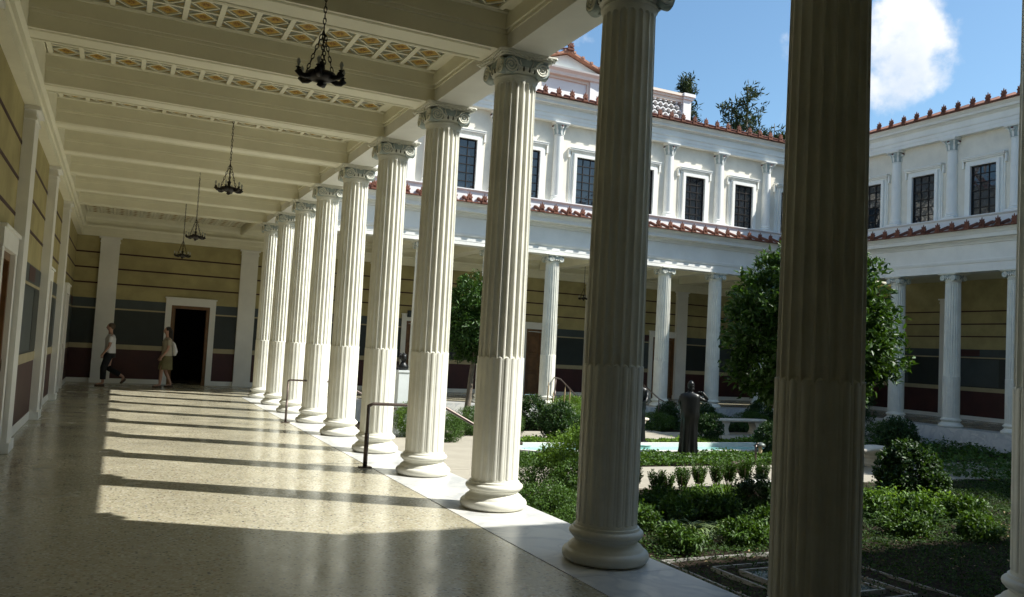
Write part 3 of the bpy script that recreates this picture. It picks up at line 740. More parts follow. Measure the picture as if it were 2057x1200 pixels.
# painted walls -------------------------------------------------------------
def painted_wall(root, fm, segs, name='back_wall'):
    """segs: (u0,u1) solid stretches. o outward into the portico from the wall plane"""
    w = MB(); b = MB()
    bands = [(0.0, 0.14, 0.022, 5), (0.14, 1.02, 0.012, 0), (1.02, 1.165, 0.024, 1), (1.165, 2.20, 0.012, 2), (2.20, 2.245, 0.018, 1), (2.245, 2.52, 0.012, 3),
             (2.955, 3.0, 0.006, 4), (3.405, 3.45, 0.006, 4), (3.865, 3.91, 0.006, 4)]
    for u0_, u1_, full in segs:
        zlo = 0 if full else 2.62
        w.sweep([(0, zlo), (0, 5.1), (-0.3, 5.1), (-0.3, zlo)], fm, u0_, u1_)
        for z0, z1, pr, mi in bands:
            if z0 >= zlo: b.sweep([(0, z0), (pr, z0), (pr, z1), (0, z1)], fm, u0_, u1_, mi=mi)
        # panel divisions
        if full:
            n = max(1, round((u1_-u0_)/1.9))
            for i in range(n):
                p, q = u0_+(u1_-u0_)*i/n+0.06, u0_+(u1_-u0_)*(i+1)/n-0.06
                if q-p > 0.4:
                    b.sweep([(0.010, 1.20), (0.016, 1.20), (0.016, 2.165), (0.010, 2.165)], fm, p, q, mi=3 if i % 2 else 2)
                    b.sweep([(0.010, 2.28), (0.016, 2.28), (0.016, 2.50), (0.010, 2.50)], fm, p+(q-p)*0.42, q, mi=0 if i % 2 else 3)
    wb = w.build(name, 'yellow_wall', root)
    b.build('painted_bands', ['maroon', 'tan', 'panel_dark', 'panel_blue', 'stripe', 'trim'], root)
    return wb
fmFW = lambda u, o, z: (u, YW-o, z)
fmLW = lambda u, o, z: (XW+o, u, z)
DOORS = [(-1.55, True), (6.05, False), (10.75, False), (16.45, False)]
DW = 0.56
segs = []; cur = XW
for c, op in DOORS:
    segs.append((cur, c-DW, True)); segs.append((c-DW, c+DW, False)); cur = c+DW
segs.append((cur, XR+4.85, True))
painted_wall(far, fmFW, segs)
def door_surround(fm, u, root, opened):
    f = MB()
    f.sweep([(0.0, 0), (0.07, 0), (0.07, 2.45), (0.0, 2.45)], fm, u-DW-0.17, u-DW); f.sweep([(0.0, 0), (0.07, 0), (0.07, 2.45), (0.0, 2.45)], fm, u+DW, u+DW+0.17)
    f.sweep([(0.0, 2.452), (0.075, 2.452), (0.075, 2.66), (0.0, 2.66)], fm, u-DW-0.17, u+DW+0.17)
    f.sweep([(0.0, 2.662), (0.10, 2.662), (0.10, 2.70), (0.0, 2.70)], fm, u-DW-0.20, u+DW+0.20)
    fo = f.build('door_frame', 'trim', root)
    j = MB()
    for s in (-1, 1): j.sweep([(-0.28, 0), (0.015, 0), (0.015, 2.45), (-0.28, 2.45)], fm, u+s*DW, u+s*(DW-0.09))
    j.sweep([(-0.28, 2.36), (0.015, 2.36), (0.015, 2.45), (-0.28, 2.45)], fm, u-DW+0.091, u+DW-0.091)
    j.build('door_jamb', 'wood', fo, world=True)
    if not opened:
        d = MB()
        for s in (-1, 1):
            a, b = (u+s*0.004, u+s*(DW-0.092))
            d.sweep([(-0.10, 0.01), (-0.05, 0.01), (-0.05, 2.35), (-0.10, 2.35)], fm, min(a, b), max(a, b))
            for z0, z1 in ((0.15, 0.75), (0.87, 1.45), (1.57, 2.2)):
                for q in ((min(a, b)+0.07, max(a, b)-0.07),): d.sweep([(-0.05, z0), (-0.028, z0+0.03), (-0.028, z1-0.03), (-0.05, z1)], fm, *q)
        dd = d.build('door_leaf', 'wood', root); 
        MB().ell(fm(u+0.06, -0.02, 1.05), 0.025, 0.025, 0.025, 8, 6).build('door_handle', 'rail', dd)
    else:
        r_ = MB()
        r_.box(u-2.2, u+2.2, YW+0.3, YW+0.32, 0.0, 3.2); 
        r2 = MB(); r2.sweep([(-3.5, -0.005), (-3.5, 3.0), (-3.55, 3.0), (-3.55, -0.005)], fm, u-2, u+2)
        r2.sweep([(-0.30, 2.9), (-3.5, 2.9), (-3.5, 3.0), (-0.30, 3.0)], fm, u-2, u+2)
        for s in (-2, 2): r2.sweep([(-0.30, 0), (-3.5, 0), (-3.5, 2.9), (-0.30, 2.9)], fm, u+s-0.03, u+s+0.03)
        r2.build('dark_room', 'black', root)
        d = MB()   # leaf swung inward
        d.sweep([(-0.30, 0.01), (-0.80, 0.01), (-0.80, 2.35), (-0.30, 2.35)], fm, u-DW+0.095, u-DW+0.14); d.build('door_leaf', 'wood', root)
for c, op in DOORS: door_surround(fmFW, c, far, op)
def pilaster(fm, u, root, w=0.26):
    p = MB(); p.sweep([(0.0, 0.0), (0.16, 0.0), (0.16, 0.13), (0.0, 0.13)], fm, u-w-0.03, u+w+0.03); p.sweep([(0.0, 0.13), (0.13, 0.13), (0.13, 4.20), (0.0, 4.20)], fm, u-w, u+w)
    p.sweep([(0.0, 4.20), (0.15, 4.20), (0.15, 4.235), (0.0, 4.235)], fm, u-w-0.02, u+w+0.02); p.sweep([(0.0, 4.236), (0.135, 4.236), (0.135, 4.32), (0.0, 4.32)], fm, u-w-0.005, u+w+0.005); p.sweep([(0.0, 4.321), (0.18, 4.321), (0.18, 4.37), (0.0, 4.37)], fm, u-w-0.05, u+w+0.05)
    return p.build('pilaster', 'trim', root)
for k in (-2, 0, 2, 4, 6, 8): pilaster(fmFW, k*SP+0.10 if k != -2 else XW+0.9, far)
wa = MB(); wa.sweep([(0.0, 4.372), (0.14, 4.372), (0.14, 4.50), (0.16, 4.505), (0.16, 4.62), (0.20, 4.66), (0.20, 4.70), (0.14, 4.71), (0.14, 4.86), (0.22, 4.93), (0.22, ZC+0.1), (0.0, ZC+0.1)], fmFW, XW, XR+4.8); wa.build('wall_cornice', 'ceiling', far)
MB().box(-0.2, XR+4.8, YF+0.23, YW, ZC+0.02, ZC+0.2).build('portico_ceiling', 'ceiling', far)
fb = MB()
for k in range(1, 10): fb.box(k*SP-0.2, k*SP+0.2, YF+0.221, YW-0.2, ZA+0.004, ZC+0.03)
fb.build('ceiling_beams', 'ceiling', far)
LD = [5.5, 11.2, 17.6, 23.9]
segs = []; cur = -2.0
for c in LD: segs.append((cur, c-DW, True)); segs.append((c-DW, c+DW, False)); cur = c+DW
segs.append((cur, YW, True))
painted_wall(left, fmLW, segs)
for c in LD: door_surround(fmLW, c, left, False)
for k in (0, 2, 4, 6, 8): pilaster(fmLW, Y0+k*SP+0.2, left)
MB().sweep([(0.0, 4.372), (0.14, 4.372), (0.14, 4.50), (0.16, 4.505), (0.16, 4.62), (0.199, 4.649), (0.0, 4.649)], fmLW, -2, YW-0.22).build('wall_cornice', 'ceiling', left)
painted_wall(near, lambda u, o, z: (u, -1.9+o, z), [(-6.0, 3.0, True), (3.0, XR, True)])
painted_wall(rgt, lambda u, o, z: (XR+4.85-o, u, z), [(-2.0, 9.4, True), (9.4, 20.4, True), (20.4, YW, True)])
for k in (2, 4, 6, 8): pilaster(lambda u, o, z: (XR+4.85-o, u, z), Y0+k*SP, rgt)
# exit sign over the brown door beyond the colonnade
es = thing('exit_sign', (5.66, YW-0.10, 2.58), 'small dark green sign box over the brown door seen between two left columns', 'sign')
MB().box(-0.17, 0.17, -0.05, 0.02, 0, 0.23).build('case', 'panel_dark', es, world=False); MB().box(-0.14, 0.14, -0.058, -0.051, 0.03, 0.20).build('face', 'panel_blue', es, world=False)

# roof pavilion with pediment, and pierced parapets beside it
pv = thing('roof_pavilion', (10.2, 25.5, 10.0), 'pink white gabled pavilion rising above the far roof', 'building')
PX0, PX1, PY = 8.75, 11.65, 25.5
b = MB(); b.box(PX0+0.35, PX1-0.35, PY+0.12, PY+3, 10.1, 11.5); b.build('wall', 'trim_pink', pv)
b = MB(); b.box(PX0, PX0+0.42, PY, PY+3, 10.1, 11.5); b.box(PX1-0.42, PX1, PY, PY+3, 10.1, 11.5); b.build('corner_pier', 'trim_pink', pv)
b = MB(); b.box(PX0+0.421, PX1-0.421, PY+0.06, PY+0.13, 11.38, 11.5); b.box(PX1-0.52, PX1-0.421, PY+0.06, PY+0.13, 10.1, 11.38); b.box(PX0+0.421, PX0+0.52, PY+0.06, PY+0.13, 10.1, 11.38); b.build('panel_frame', 'peach', pv)
b = MB(); b.sweep([(0, 11.5), (0.06, 11.5), (0.10, 11.60), (0.20, 11.68), (0.22, 11.74), (0, 11.74)], lambda u, o, z: (u, PY-o, z), PX0-0.1, PX1+0.1); b.box(PX0-0.1, PX1+0.1, PY+0.001, PY+3.1, 11.5, 11.74); b.build('pavilion_cornice', 'trim', pv)
xm = (PX0+PX1)/2; ap = 12.30
b = MB(); b.add([(PX0-0.1, PY-0.02, 11.742), (PX1+0.1, PY-0.02, 11.742), (xm, PY-0.02, ap-0.03), (PX0-0.1, PY+3, 11.742), (PX1+0.1, PY+3, 11.742), (xm, PY+3, ap-0.03)], [(0, 1, 2), (5, 4, 3), (0, 2, 5, 3), (1, 4, 5, 2)]); b.build('pediment', 'trim', pv)
b = MB()
for s in (-1, 1):
    e = xm+s*(PX1-xm+0.35); 
    v = [(xm, PY-0.25, ap), (e, PY-0.25, 11.70), (e, PY+3.1, 11.70), (xm, PY+3.1, ap)]
    b.add(v+[(x, y, z+0.07) for x, y, z in v], [(0, 1, 2, 3), (7, 6, 5, 4), (0, 4, 5, 1), (1, 5, 6, 2)])
    for i in range(5):
        t = (i+0.5)/5; x = xm+(e-xm)*t; z = ap+(11.70-ap)*t; b.box(x-0.05, x+0.05, PY-0.27, PY+3.1, z+0.05, z+0.12)
rf = b.build('roof', 'terracotta_light', pv)
a = link('antefix', ANT, rf); a.location = Vector((xm, PY-0.25, ap+0.06))-parent_world(rf); a.scale = (1.5, 1.5, 1.35)
def lattice(x0, x1, label, endpier):
    t = thing('pierced_parapet', ((x0+x1)/2, PY+0.3, 10.2), label, 'parapet')
    m = MB(); px, pz, yy0, yy1 = 0.25, 0.182, PY+0.28, PY+0.46
    nrow = 9; z0 = 10.03
    for r_ in range(nrow):
        z = z0+r_*pz; n = int((x1-x0)/px)
        for i in range(n+1):
            cx = x0+(i+(0.5 if r_ % 2 else 0))*px
            if cx+px/2 > x1+0.01: continue
            ri, ro, k = 0.092, 0.130, 10
            vs = []
            for yy in (yy0, yy1):
                for rr in (ri, ro): vs += [(cx+rr*math.cos(math.pi*q/k), yy, z+rr*math.sin(math.pi*q/k)*1.02) for q in range(k+1)]
            q_ = k+1
            fs = [(j, j+1, q_+j+1, q_+j) for j in range(k)]+[(2*q_+j, 3*q_+j, 3*q_+j+1, 2*q_+j+1) for j in range(k)]
            fs += [(j, 2*q_+j, 2*q_+j+1, j+1) for j in range(k)]+[(q_+j, q_+j+1, 3*q_+j+1, 3*q_+j) for j in range(k)]
            m.add(vs, fs, 0, False)
    m.build('lattice', 'trim_pink', t)
    c = MB(); c.box(x0, x1, PY+0.26, PY+0.54, 11.56, 11.68); c.box(x0, x1+0.02, PY+0.22, PY+0.58, 11.682, 11.78); c.box(x0, x1+0.06, PY+0.16, PY+0.64, 11.782, 11.88)
    c.build('coping', 'peach', t)
    MB().box(x0, x1, PY+0.62, PY+0.70, 10.0, 11.84).build('dark_shade_backing', 'panel_dark', t)  # added dark sheet, its colour stands for the shade behind the lattice holes
    if endpier: 
        p = MB(); p.box(x1, x1+0.36, PY+0.20, PY+0.60, 10.1, 11.68); p.box(x1-0.03, x1+0.42, PY+0.14, PY+0.66, 11.682, 11.78); p.box(x1-0.06, x1+0.48, PY+0.08, PY+0.72, 11.782, 11.90); p.build('end_pier', 'trim_pink', t)
lattice(PX1+0.01, 15.55, 'pierced fish scale parapet on the roof right of the gabled pavilion', True)
lattice(5.5, PX0-0.01, 'pierced fish scale parapet on the roof left of the gabled pavilion', False)

# ------------------------------------------------------------------ hanging lamps
def lamp_proto(loc, zc, label):
    t = thing('hanging_lamp', loc, label, 'lamp', 'bronze lamps hanging in the porticoes')
    ch = MB()
    def chain(p, q, n, r_=0.016):
        p, q = Vector(p), Vector(q); d = (q-p)/n; dn = d.normalized(); a = dn.cross(Vector((0.3, 1, 0.1))).normalized(); b2 = dn.cross(a)
        for i in range(n):
            c = p+d*(i+0.5); sd = a if i % 2 else b2
            ch.tube([c+dn*(d.length*0.62)*math.cos(2*math.pi*k/8)+sd*r_*0.75*math.sin(2*math.pi*k/8) for k in range(9)], 0.0045, 4)
    top = zc
    chain((0, 0, 0.40), (0, 0, top), max(6, int((top-0.4)/0.045)), 0.015)
    for k in range(3):
        a = 2*math.pi*k/3+0.5; chain((0, 0, 0.40), (0.125*math.cos(a), 0.125*math.sin(a), 0.05), 9, 0.015)
    chain((0, 0, 0.40), (0, 0, 0.08), 8, 0.014)
    ch.build('chain', 'iron', t, world=False)
    b = MB(); b.lathe([(0.004, -0.06), (0.030, -0.045), (0.022, -0.025), (0.06, -0.01), (0.11, 0.005), (0.125, 0.03), (0.11, 0.05), (0.05, 0.06), (0.02, 0.075), (0.022, 0.11), (0.03, 0.13), (0.006, 0.15)], 20)
    b.build('bowl', 'iron', t, world=False)
    for k in range(6):
        a = 2*math.pi*k/6+0.2; d = Vector((math.cos(a), math.sin(a), 0))
        ar = MB().tube([d*0.09+Vector((0, 0, 0.02)), d*0.13+Vector((0, 0, 0.0)), d*0.165+Vector((0, 0, 0.004)), d*0.19+Vector((0, 0, 0.03)), d*0.188+Vector((0, 0, 0.055))], [0.025, 0.022, 0.022, 0.028, 0.022], 8).build('lamp_spout', 'iron', t, world=False)
        MB().lathe([(0.008, 0.055), (0.009, 0.08), (0.016, 0.098), (0.010, 0.118), (0.002, 0.128)], 8, tuple(d*0.188)).build('bulb', 'glass_bulb', ar, world=False)
    return t
lamps = [((-2.30, 6.42, 3.64), 'large dark bronze hanging lamp nearest the viewer, on a long chain below the coffers'), ((-2.28, 12.55, 3.70), 'dark hanging lamp of middle size left of the column row, second from the viewer'),
         ((-2.27, 18.2, 3.58), 'small looking hanging lamp over the far end of the portico, higher of the two farthest'), ((-2.25, 22.2, 3.52), 'smallest hanging lamp over the far end of the portico, lowest in the view')]
for i, (p, l) in enumerate(lamps): lamp_proto(p, ZC+0.06-p[2], l)
lamp_proto((18.3, 25.2, 3.55), 1.5, 'dark lamp hanging in the far portico right of the shaded near column')
lamp_proto((11.2, 25.2, 3.55), 1.5, 'dark lamp hanging in the far portico behind the full height far column')

# ------------------------------------------------------------------ handrails
def handrail(loc, label, posts, pts, rp=0.022, rr=0.021):
    t = thing('handrail', loc, label, 'handrail', 'handrails at the steps')
    r_ = MB().tube(pts, rr, 8).build('rail', 'rail', t, world=False)
    for x, y, z0, z1 in posts:
        m = MB(); m.tube([(x, y, z0), (x, y, z1)], rp, 8)
        m.tube([(x, y, z0), (x, y, z0+0.55*(z1-z0))], rp*1.35, 8); m.box(x-0.08, x+0.08, y-0.05, y+0.05, z0, z0+0.012)
        m.build('post', 'rail', t, world=False)
    return t
handrail((-0.58, 10.48, 0), 'brown metal handrail nearest the viewer, its post standing on the polished floor', [(0, 0, 0, 0.80), (1.95, 0, -0.52, 0.32)],
         [(0, 0, 0.79), (0.06, 0, 0.815), (0.9, 0, 0.805), (1.05, 0, 0.79), (1.95, 0, 0.33), (2.25, 0, 0.30)])
handrail((-0.55, 16.2, 0), 'thin dark handrail frame farther down the portico, between two column bases', [(0, 0, 0, 0.80), (0.62, -0.02, 0, 0.80), (1.95, 0, -0.52, 0.32)],
         [(0, 0, 0.79), (0.03, 0, 0.812), (0.9, 0, 0.805), (1.05, 0, 0.79), (1.95, 0, 0.33), (2.2, 0, 0.30)], 0.016, 0.018)
for x, l in ((8.72, 'pale metal handrail curving down at the far steps left of the shaded column'), (11.64, 'pale metal handrail at the far steps just right of the shaded column')):
    handrail((x, YF-0.3, 0), l, [(0, 0, 0, 0.82), (0, -1.35, -0.53, 0.34)], [(-0.02, 0.5, 0.82), (0, 0, 0.84), (0, -0.3, 0.82), (0, -1.35, 0.36), (0, -1.6, 0.30)], 0.018, 0.02)

# ------------------------------------------------------------------ benches, pool, basin, pedestal
def bench_proto(loc, label, rz=0.0):
    t = thing('stone_bench', loc, label, 'bench', 'stone benches on the far path', rz)
    s = MB(); n = 16
    def sup(z, hx, hy, p=3.2):
        out = []
        for k in range(40):
            a = 2*math.pi*k/40; c, si = math.cos(a), math.sin(a)
            out.append((hx*math.copysign(abs(c)**(2/p), c), hy*math.copysign(abs(si)**(2/p), si), z))
        return out
    s.loft([sup(0.375, 0.95, 0.20), sup(0.385, 0.995, 0.235), sup(0.41, 1.01, 0.25), sup(0.435, 1.005, 0.245), sup(0.45, 0.98, 0.225)])
    s.build('seat', 'bench', t, sharp=50, world=False)
    for sx in (-1, 1):
        l = MB()
        prof = [(0.15, 0.0), (0.155, 0.05), (0.125, 0.09), (0.105, 0.17), (0.115, 0.24), (0.15, 0.31), (0.165, 0.378)]
        l.loft([[(sx*0.66+x*w*1.15, y*w2, z) for x, y in ((-1, -1), (1, -1), (1, 1), (-1, 1)) for w2 in (0.16,)] for w, z in prof], sm=False)
        l.build('leg', 'bench', t, world=False)
    return t
bench_proto((13.40, 19.45, ZG+0.02), 'stone bench in tree shade on the far path, right of the bronze statue')
bench_proto((9.05, 19.4, ZG+0.02), 'sunlit stone bench half hidden behind the shaded near column')
bench_proto((11.1, 12.9, ZG+0.02), 'pale stone bench on the near path behind the large ivy ball', 0.35)
pool = thing('garden_pool', (10, 16.2, ZG), 'long shallow pool with white stone rim in the middle of the garden', 'pool')
def pool_outline(x0, x1, y0_, y1_, n=10):
    r_ = (y1_-y0_)/2; ym = (y0_+y1_)/2
    pts = [(x0+r_*math.cos(a), ym+r_*math.sin(a)) for a in np.linspace(math.pi/2, 3*math.pi/2, n)]
    pts += [(x1+r_*math.cos(a), ym+r_*math.sin(a)) for a in np.linspace(-math.pi/2, math.pi/2, n)]
    return pts
A_ = pool_outline(4.9, 14.6, 15.50, 17.05); B_ = pool_outline(4.9, 14.6, 15.62, 16.93)
m = MB(); n = len(A_); zt, zb = ZG+0.07, ZG-0.12
vs = [(x, y, zb) for x, y in A_]+[(x, y, zt) for x, y in A_]+[(x, y, zt) for x, y in B_]+[(x, y, zb) for x, y in B_]
m.add(vs, [(q*n+i, q*n+(i+1) % n, (q+1)*n+(i+1) % n, (q+1)*n+i) for q in range(3) for i in range(n)]); m.build('rim', 'white_stone', pool)
struct(MB().add([(x, y, ZG-0.03) for x, y in B_], [tuple(range(n))]).build('water', 'water'))
bs = thing('square_basin', (2.85, 6.25, ZG), 'small square basin ringed by thin pale kerbs in the shaded near bed', 'basin')
def frame_sq(mb, h, w, z0, z1):
    cx, cy = 2.85, 6.25
    mb.box(cx-h, cx+h, cy+h-w, cy+h, z0, z1); mb.box(cx-h, cx+h, cy-h, cy-h+w, z0, z1); mb.box(cx-h, cx-h+w, cy-h+w, cy+h-w, z0, z1); mb.box(cx+h-w, cx+h, cy-h+w, cy+h-w, z0, z1)
m = MB(); frame_sq(m, 1.06, 0.022, ZG-0.03, ZG+0.018); m.build('outer_kerb', 'kerb', bs)
m = MB(); frame_sq(m, 0.69, 0.024, ZG-0.03, ZG+0.022); m.build('inner_kerb', 'kerb', bs)
m = MB(); frame_sq(m, 0.49, 0.03, ZG-0.03, ZG+0.03); m.build('basin_rim', 'kerb', bs)
struct(MB().add([(2.41, 5.81, ZG+0.014), (3.29, 5.81, ZG+0.014), (3.29, 6.69, ZG+0.014), (2.41, 6.69, ZG+0.014)], [(0, 1, 2, 3)]).build('water', 'basin_water'))
pd = thing('herm_pedestal', (2.62, 18.9, ZG), 'pale blue grey square pedestal seen between two left columns', 'pedestal')
m = MB(); m.box(-0.13, 0.13, -0.13, 0.13, 0, 1.50); m.box(-0.15, 0.15, -0.15, 0.15, 1.502, 1.55); m.build('shaft', 'pedestal', pd, world=False)
m = MB(); m.box(-0.2, 0.2, -0.2, 0.2, 0, 0.08); m.build('plinth', 'pedestal', pd, world=False)
bu = MB()
bu.loft([[(0.13*math.cos(a)*w, 0.09*math.sin(a)*w, z) for a in np.linspace(0, 2*math.pi, 14)[:-1]] for w, z in ((0.75, 0), (1.0, 0.05), (1.02, 0.10), (0.6, 0.15), (0.45, 0.20))])
bu.ell((0, -0.01, 0.29), 0.072, 0.088, 0.11, 12, 8); bu.ell((0, -0.095, 0.275), 0.014, 0.02, 0.03, 6, 4)
for k in range(26):
    a = k*2.4; z = 0.27+0.13*((k*7) % 26)/26; bu.ell((0.072*math.cos(a), 0.02+0.075*abs(math.sin(a)), z), 0.026, 0.026, 0.026, 6, 4)
b_ = bu.build('bronze_bust', 'bronze'); b_.location = (2.62, 18.9, ZG+1.55); tag(b_, 'small dark curly haired bronze bust on the pale pedestal', 'bust')

# ------------------------------------------------------------------ bronze statues
def ring(c, rx, ry, n=40, fold=0.0, nf=9, ph=0.0, rz=0.0):
    out = []
    for k in range(n):
        a = 2*math.pi*k/n; f_ = 1+fold*math.sin(nf*a+ph)+fold*0.5*math.sin((nf*2+1)*a+ph*1.7)
        x, y = rx*f_*math.cos(a), ry*f_*math.sin(a); out.append((c[0]+x*math.cos(rz)-y*math.sin(rz), c[1]+x*math.sin(rz)+y*math.cos(rz), c[2]))
    return out
def statue(loc, rz, label, variant=0):
    t = thing('bronze_statue', loc, label, 'statue', 'dark bronze statues by the pool', rz)
    m = MB(); n = 56
    # robe falling in deep folds, back to -y
    m.loft([ring((0, 0, 0.04), 0.215, 0.16, n, .075, 11), ring((0, 0, 0.12), 0.20, 0.15, n, .075, 11, .1), ring((0.0, 0, 0.35), 0.185, 0.14, n, .07, 11, .2), ring((0.005, 0, 0.62), 0.185, 0.135, n, .06, 11, .3),
            ring((0.01, 0, 0.80), 0.192, 0.135, n, .045, 11, .4), ring((0.01, 0, 0.83), 0.215, 0.15, n, .018, 11, .5), ring((0.01, 0, 0.98), 0.205, 0.14, n, .014, 9, .6), ring((0.01, 0.0, 1.13), 0.205, 0.13, n, .014, 7, .4),
            ring((0.0, 0, 1.26), 0.225, 0.120, n, .012, 6, .2), ring((0.0, 0, 1.335), 0.215, 0.105, n, .01, 6), ring((0, 0.005, 1.375), 0.105, 0.08, n), ring((0.005, 0.01, 1.40), 0.058, 0.060, n), ring((0.01, 0.02, 1.45), 0.050, 0.054, n)])
    m.build('robe', 'bronze', t, sharp=70, world=False)
    h = MB(); h.ell((0.012, 0.025, 1.535), 0.068, 0.088, 0.105, 16, 12); h.ell((0.012, 0.115, 1.525), 0.012, 0.02, 0.026, 6, 4); h.ell((0.012, 0.10, 1.465), 0.03, 0.022, 0.022, 8, 5)
    for s in (-1, 1): h.ell((0.012+s*0.066, 0.03, 1.53), 0.010, 0.018, 0.026, 6, 4); h.ell((0.012+s*0.027, 0.10, 1.54), 0.012, 0.010, 0.008, 6, 4)
    h.build('head', 'bronze', t, world=False)
    hr = MB(); hr.ell((0.012, 0.008, 1.552), 0.074, 0.088, 0.098, 16, 10)
    for k in range(9): hr.ell((0.012-0.06+0.015*k, -0.058+0.02*abs(k-4)/4, 1.445+0.008*(k % 2)), 0.013, 0.014, 0.03, 6, 5)
    for z in (1.50, 1.535, 1.57): hr.tube([(0.012+0.076*math.cos(a), 0.008+0.088*math.sin(a), z+0.006*math.sin(a*5)) for a in np.linspace(math.pi, 2*math.pi, 12)], 0.007, 5)
    hr.build('hair', 'bronze', t, world=False)
    ar = MB()   # right arm: upper arm out, forearm folded back up to the shoulder
    ar.tube([(0.17, 0.02, 1.29), (0.23, 0.05, 1.24), (0.33, 0.08, 1.21), (0.385, 0.09, 1.225)], [0.060, 0.055, 0.043, 0.040], 10)
    ar.tube([(0.385, 0.09, 1.225), (0.345, 0.085, 1.30), (0.29, 0.08, 1.375), (0.255, 0.075, 1.405)], [0.040, 0.038, 0.028, 0.022], 10)
    ar.ell((0.225, 0.07, 1.405), 0.040, 0.03, 0.016, 8, 6)
    for k in range(4): ar.tube([(0.20, 0.05+0.014*k, 1.405), (0.165, 0.05+0.014*k, 1.395), (0.145, 0.05+0.013*k, 1.375-0.003*k)], [0.0085, 0.008, 0.006], 6)
    ar.tube([(0.235, 0.10, 1.395), (0.205, 0.115, 1.38), (0.185, 0.115, 1.365)], [0.010, 0.009, 0.007], 6)
    ar.build('arm', 'bronze', t, world=False)
    al = MB(); al.tube([(-0.185, 0.02, 1.28), (-0.215, 0.05, 1.15), (-0.20, 0.13, 1.02), (-0.10, 0.19, 1.0)], [0.055, 0.05, 0.042, 0.03], 10); al.ell((-0.07, 0.195, 1.0), 0.045, 0.02, 0.03, 8, 6)
    for k in range(5): al.tube([(-0.045, 0.20, 0.978+0.012*k), (-0.01, 0.197, 0.978+0.012*k), (0.012, 0.187, 0.978+0.011*k)], [0.008, 0.0075, 0.006], 6)
    al.build('arm', 'bronze', t, world=False)
    p = MB(); p.loft([ring((0, 0, 0.0), 0.30, 0.24, 24), ring((0, 0, 0.035), 0.30, 0.24, 24), ring((0, 0, 0.042), 0.24, 0.18, 24)]); p.build('base', 'bronze', t, world=False, sharp=40)
    return t
def plinth(loc, label):
    o = MB().lathe([(0.42, 0), (0.42, 0.035), (0.405, 0.045)], 28).build('statue_plinth', 'white_stone'); o.location = loc; return tag(o, label, 'plinth')
plinth((8.12, 15.05, ZG), 'low pale stone slab under the bronze woman at the pool edge')
statue((8.12, 15.05, ZG+0.045), -0.60, 'bronze woman in a pleated robe seen from behind, right arm bent up to her shoulder')
plinth((8.27, 17.3, ZG), 'low pale stone slab under the half hidden bronze at the far pool edge')
statue((8.27, 17.3, ZG+0.045), 2.5, 'second bronze figure mostly hidden behind the shaded near column')

# ------------------------------------------------------------------ garden lamp, rock, bowl
gl = thing('path_light', (8.72, 13.55, ZG), 'small dome topped garden light among the ground cover left of the nearest column', 'garden light')
m = MB(); m.tube([(0, 0, 0), (0, 0, 0.44)], 0.022, 8); m.tube([(0, 0, 0.44), (0.05, 0, 0.47), (0.10, 0, 0.45)], 0.018, 8); m.build('post', 'rail', gl, world=False)
m = MB(); m.lathe([(0.001, 0.50), (0.05, 0.49), (0.095, 0.46), (0.11, 0.42), (0.10, 0.415), (0.085, 0.445), (0.04, 0.47)], 20, (0.12, 0, 0), cap=False); m.build('dome', 'copper', gl, world=False)
m = MB(); m.lathe([(0.035, 0.27), (0.04, 0.30), (0.04, 0.42)], 12, (0.12, 0, 0)); m.build('lens', 'tan', gl, world=False)
def rock(loc, s, label, seed, material='rock'):
    rg = np.random.default_rng(seed); m = MB(); m.ell((0, 0, 0), 1, 1, 1, 14, 9)
    ph = rg.uniform(0, 6, 6)
    m.v = [tuple(np.array(v)*(1+0.14*math.sin(3*v[0]+ph[0])+0.12*math.sin(4*v[1]+ph[1])+0.1*math.sin(5*v[2]+ph[2]))*np.array(s)) for v in m.v]
    o = m.build('garden_rock', material); o.location = loc; return tag(o, label, 'rock')
rock((5.75, 10.15, ZG+0.08), (0.30, 0.22, 0.24), 'purplish rock by the nearest column above the stone bowl', 4)
rock((7.55, 12.75, ZG+0.06), (0.20, 0.16, 0.17), 'reddish brown stone below the dome topped garden light', 9)
bw = MB().lathe([(0.10, 0), (0.11, 0.10), (0.07, 0.16), (0.09, 0.24), (0.22, 0.33), (0.33, 0.40), (0.35, 0.43), (0.31, 0.43), (0.20, 0.36), (0.02, 0.33)], 28).build('stone_bowl', 'white_stone', sharp=45)
bw.location = (5.08, 9.25, ZG); tag(bw, 'pale stone bowl on a foot half hidden by the nearest column', 'bowl')

# ------------------------------------------------------------------ foliage
def leaf_mesh(name, P, D, N, L, Wd, material, fold=0.25, droop=0.15):
    """P base points, D axis dirs, N normals, L lengths, Wd widths: folded two-sided leaves of 4 tris"""
    P, D, N = map(np.asarray, (P, D, N)); D = D/np.linalg.norm(D, axis=1)[:, None]
    Sd = np.cross(D, N); Sd /= (np.linalg.norm(Sd, axis=1)[:, None]+1e-9); Nn = np.cross(Sd, D)
    L = np.broadcast_to(L, len(P))[:, None]; Wd = np.broadcast_to(Wd, len(P))[:, None]
    mid = P+D*L*0.5; tip = P+D*L-Nn*L*droop
    a = P+D*L*0.42+Sd*Wd*0.5+Nn*Wd*fold; b = P+D*L*0.42-Sd*Wd*0.5+Nn*Wd*fold
    v = np.stack([P, a, tip, b], 1).reshape(-1, 3)
    n = len(P); i = np.arange(n)*4
    f = np.stack([i, i+1, i+2, i, i+2, i+3], 1).reshape(-1, 3)
    me = bpy.data.meshes.new(name)
    me.vertices.add(len(v)); me.vertices.foreach_set('co', v.astype(np.float32).ravel())
    me.loops.add(f.size); me.loops.foreach_set('vertex_index', f.astype(np.int32).ravel())
    me.polygons.add(len(f)); me.polygons.foreach_set('loop_start', np.arange(0, f.size, 3, dtype=np.int32))
    me.update(calc_edges=True); me.validate(); me.materials.append(M[material]); return me
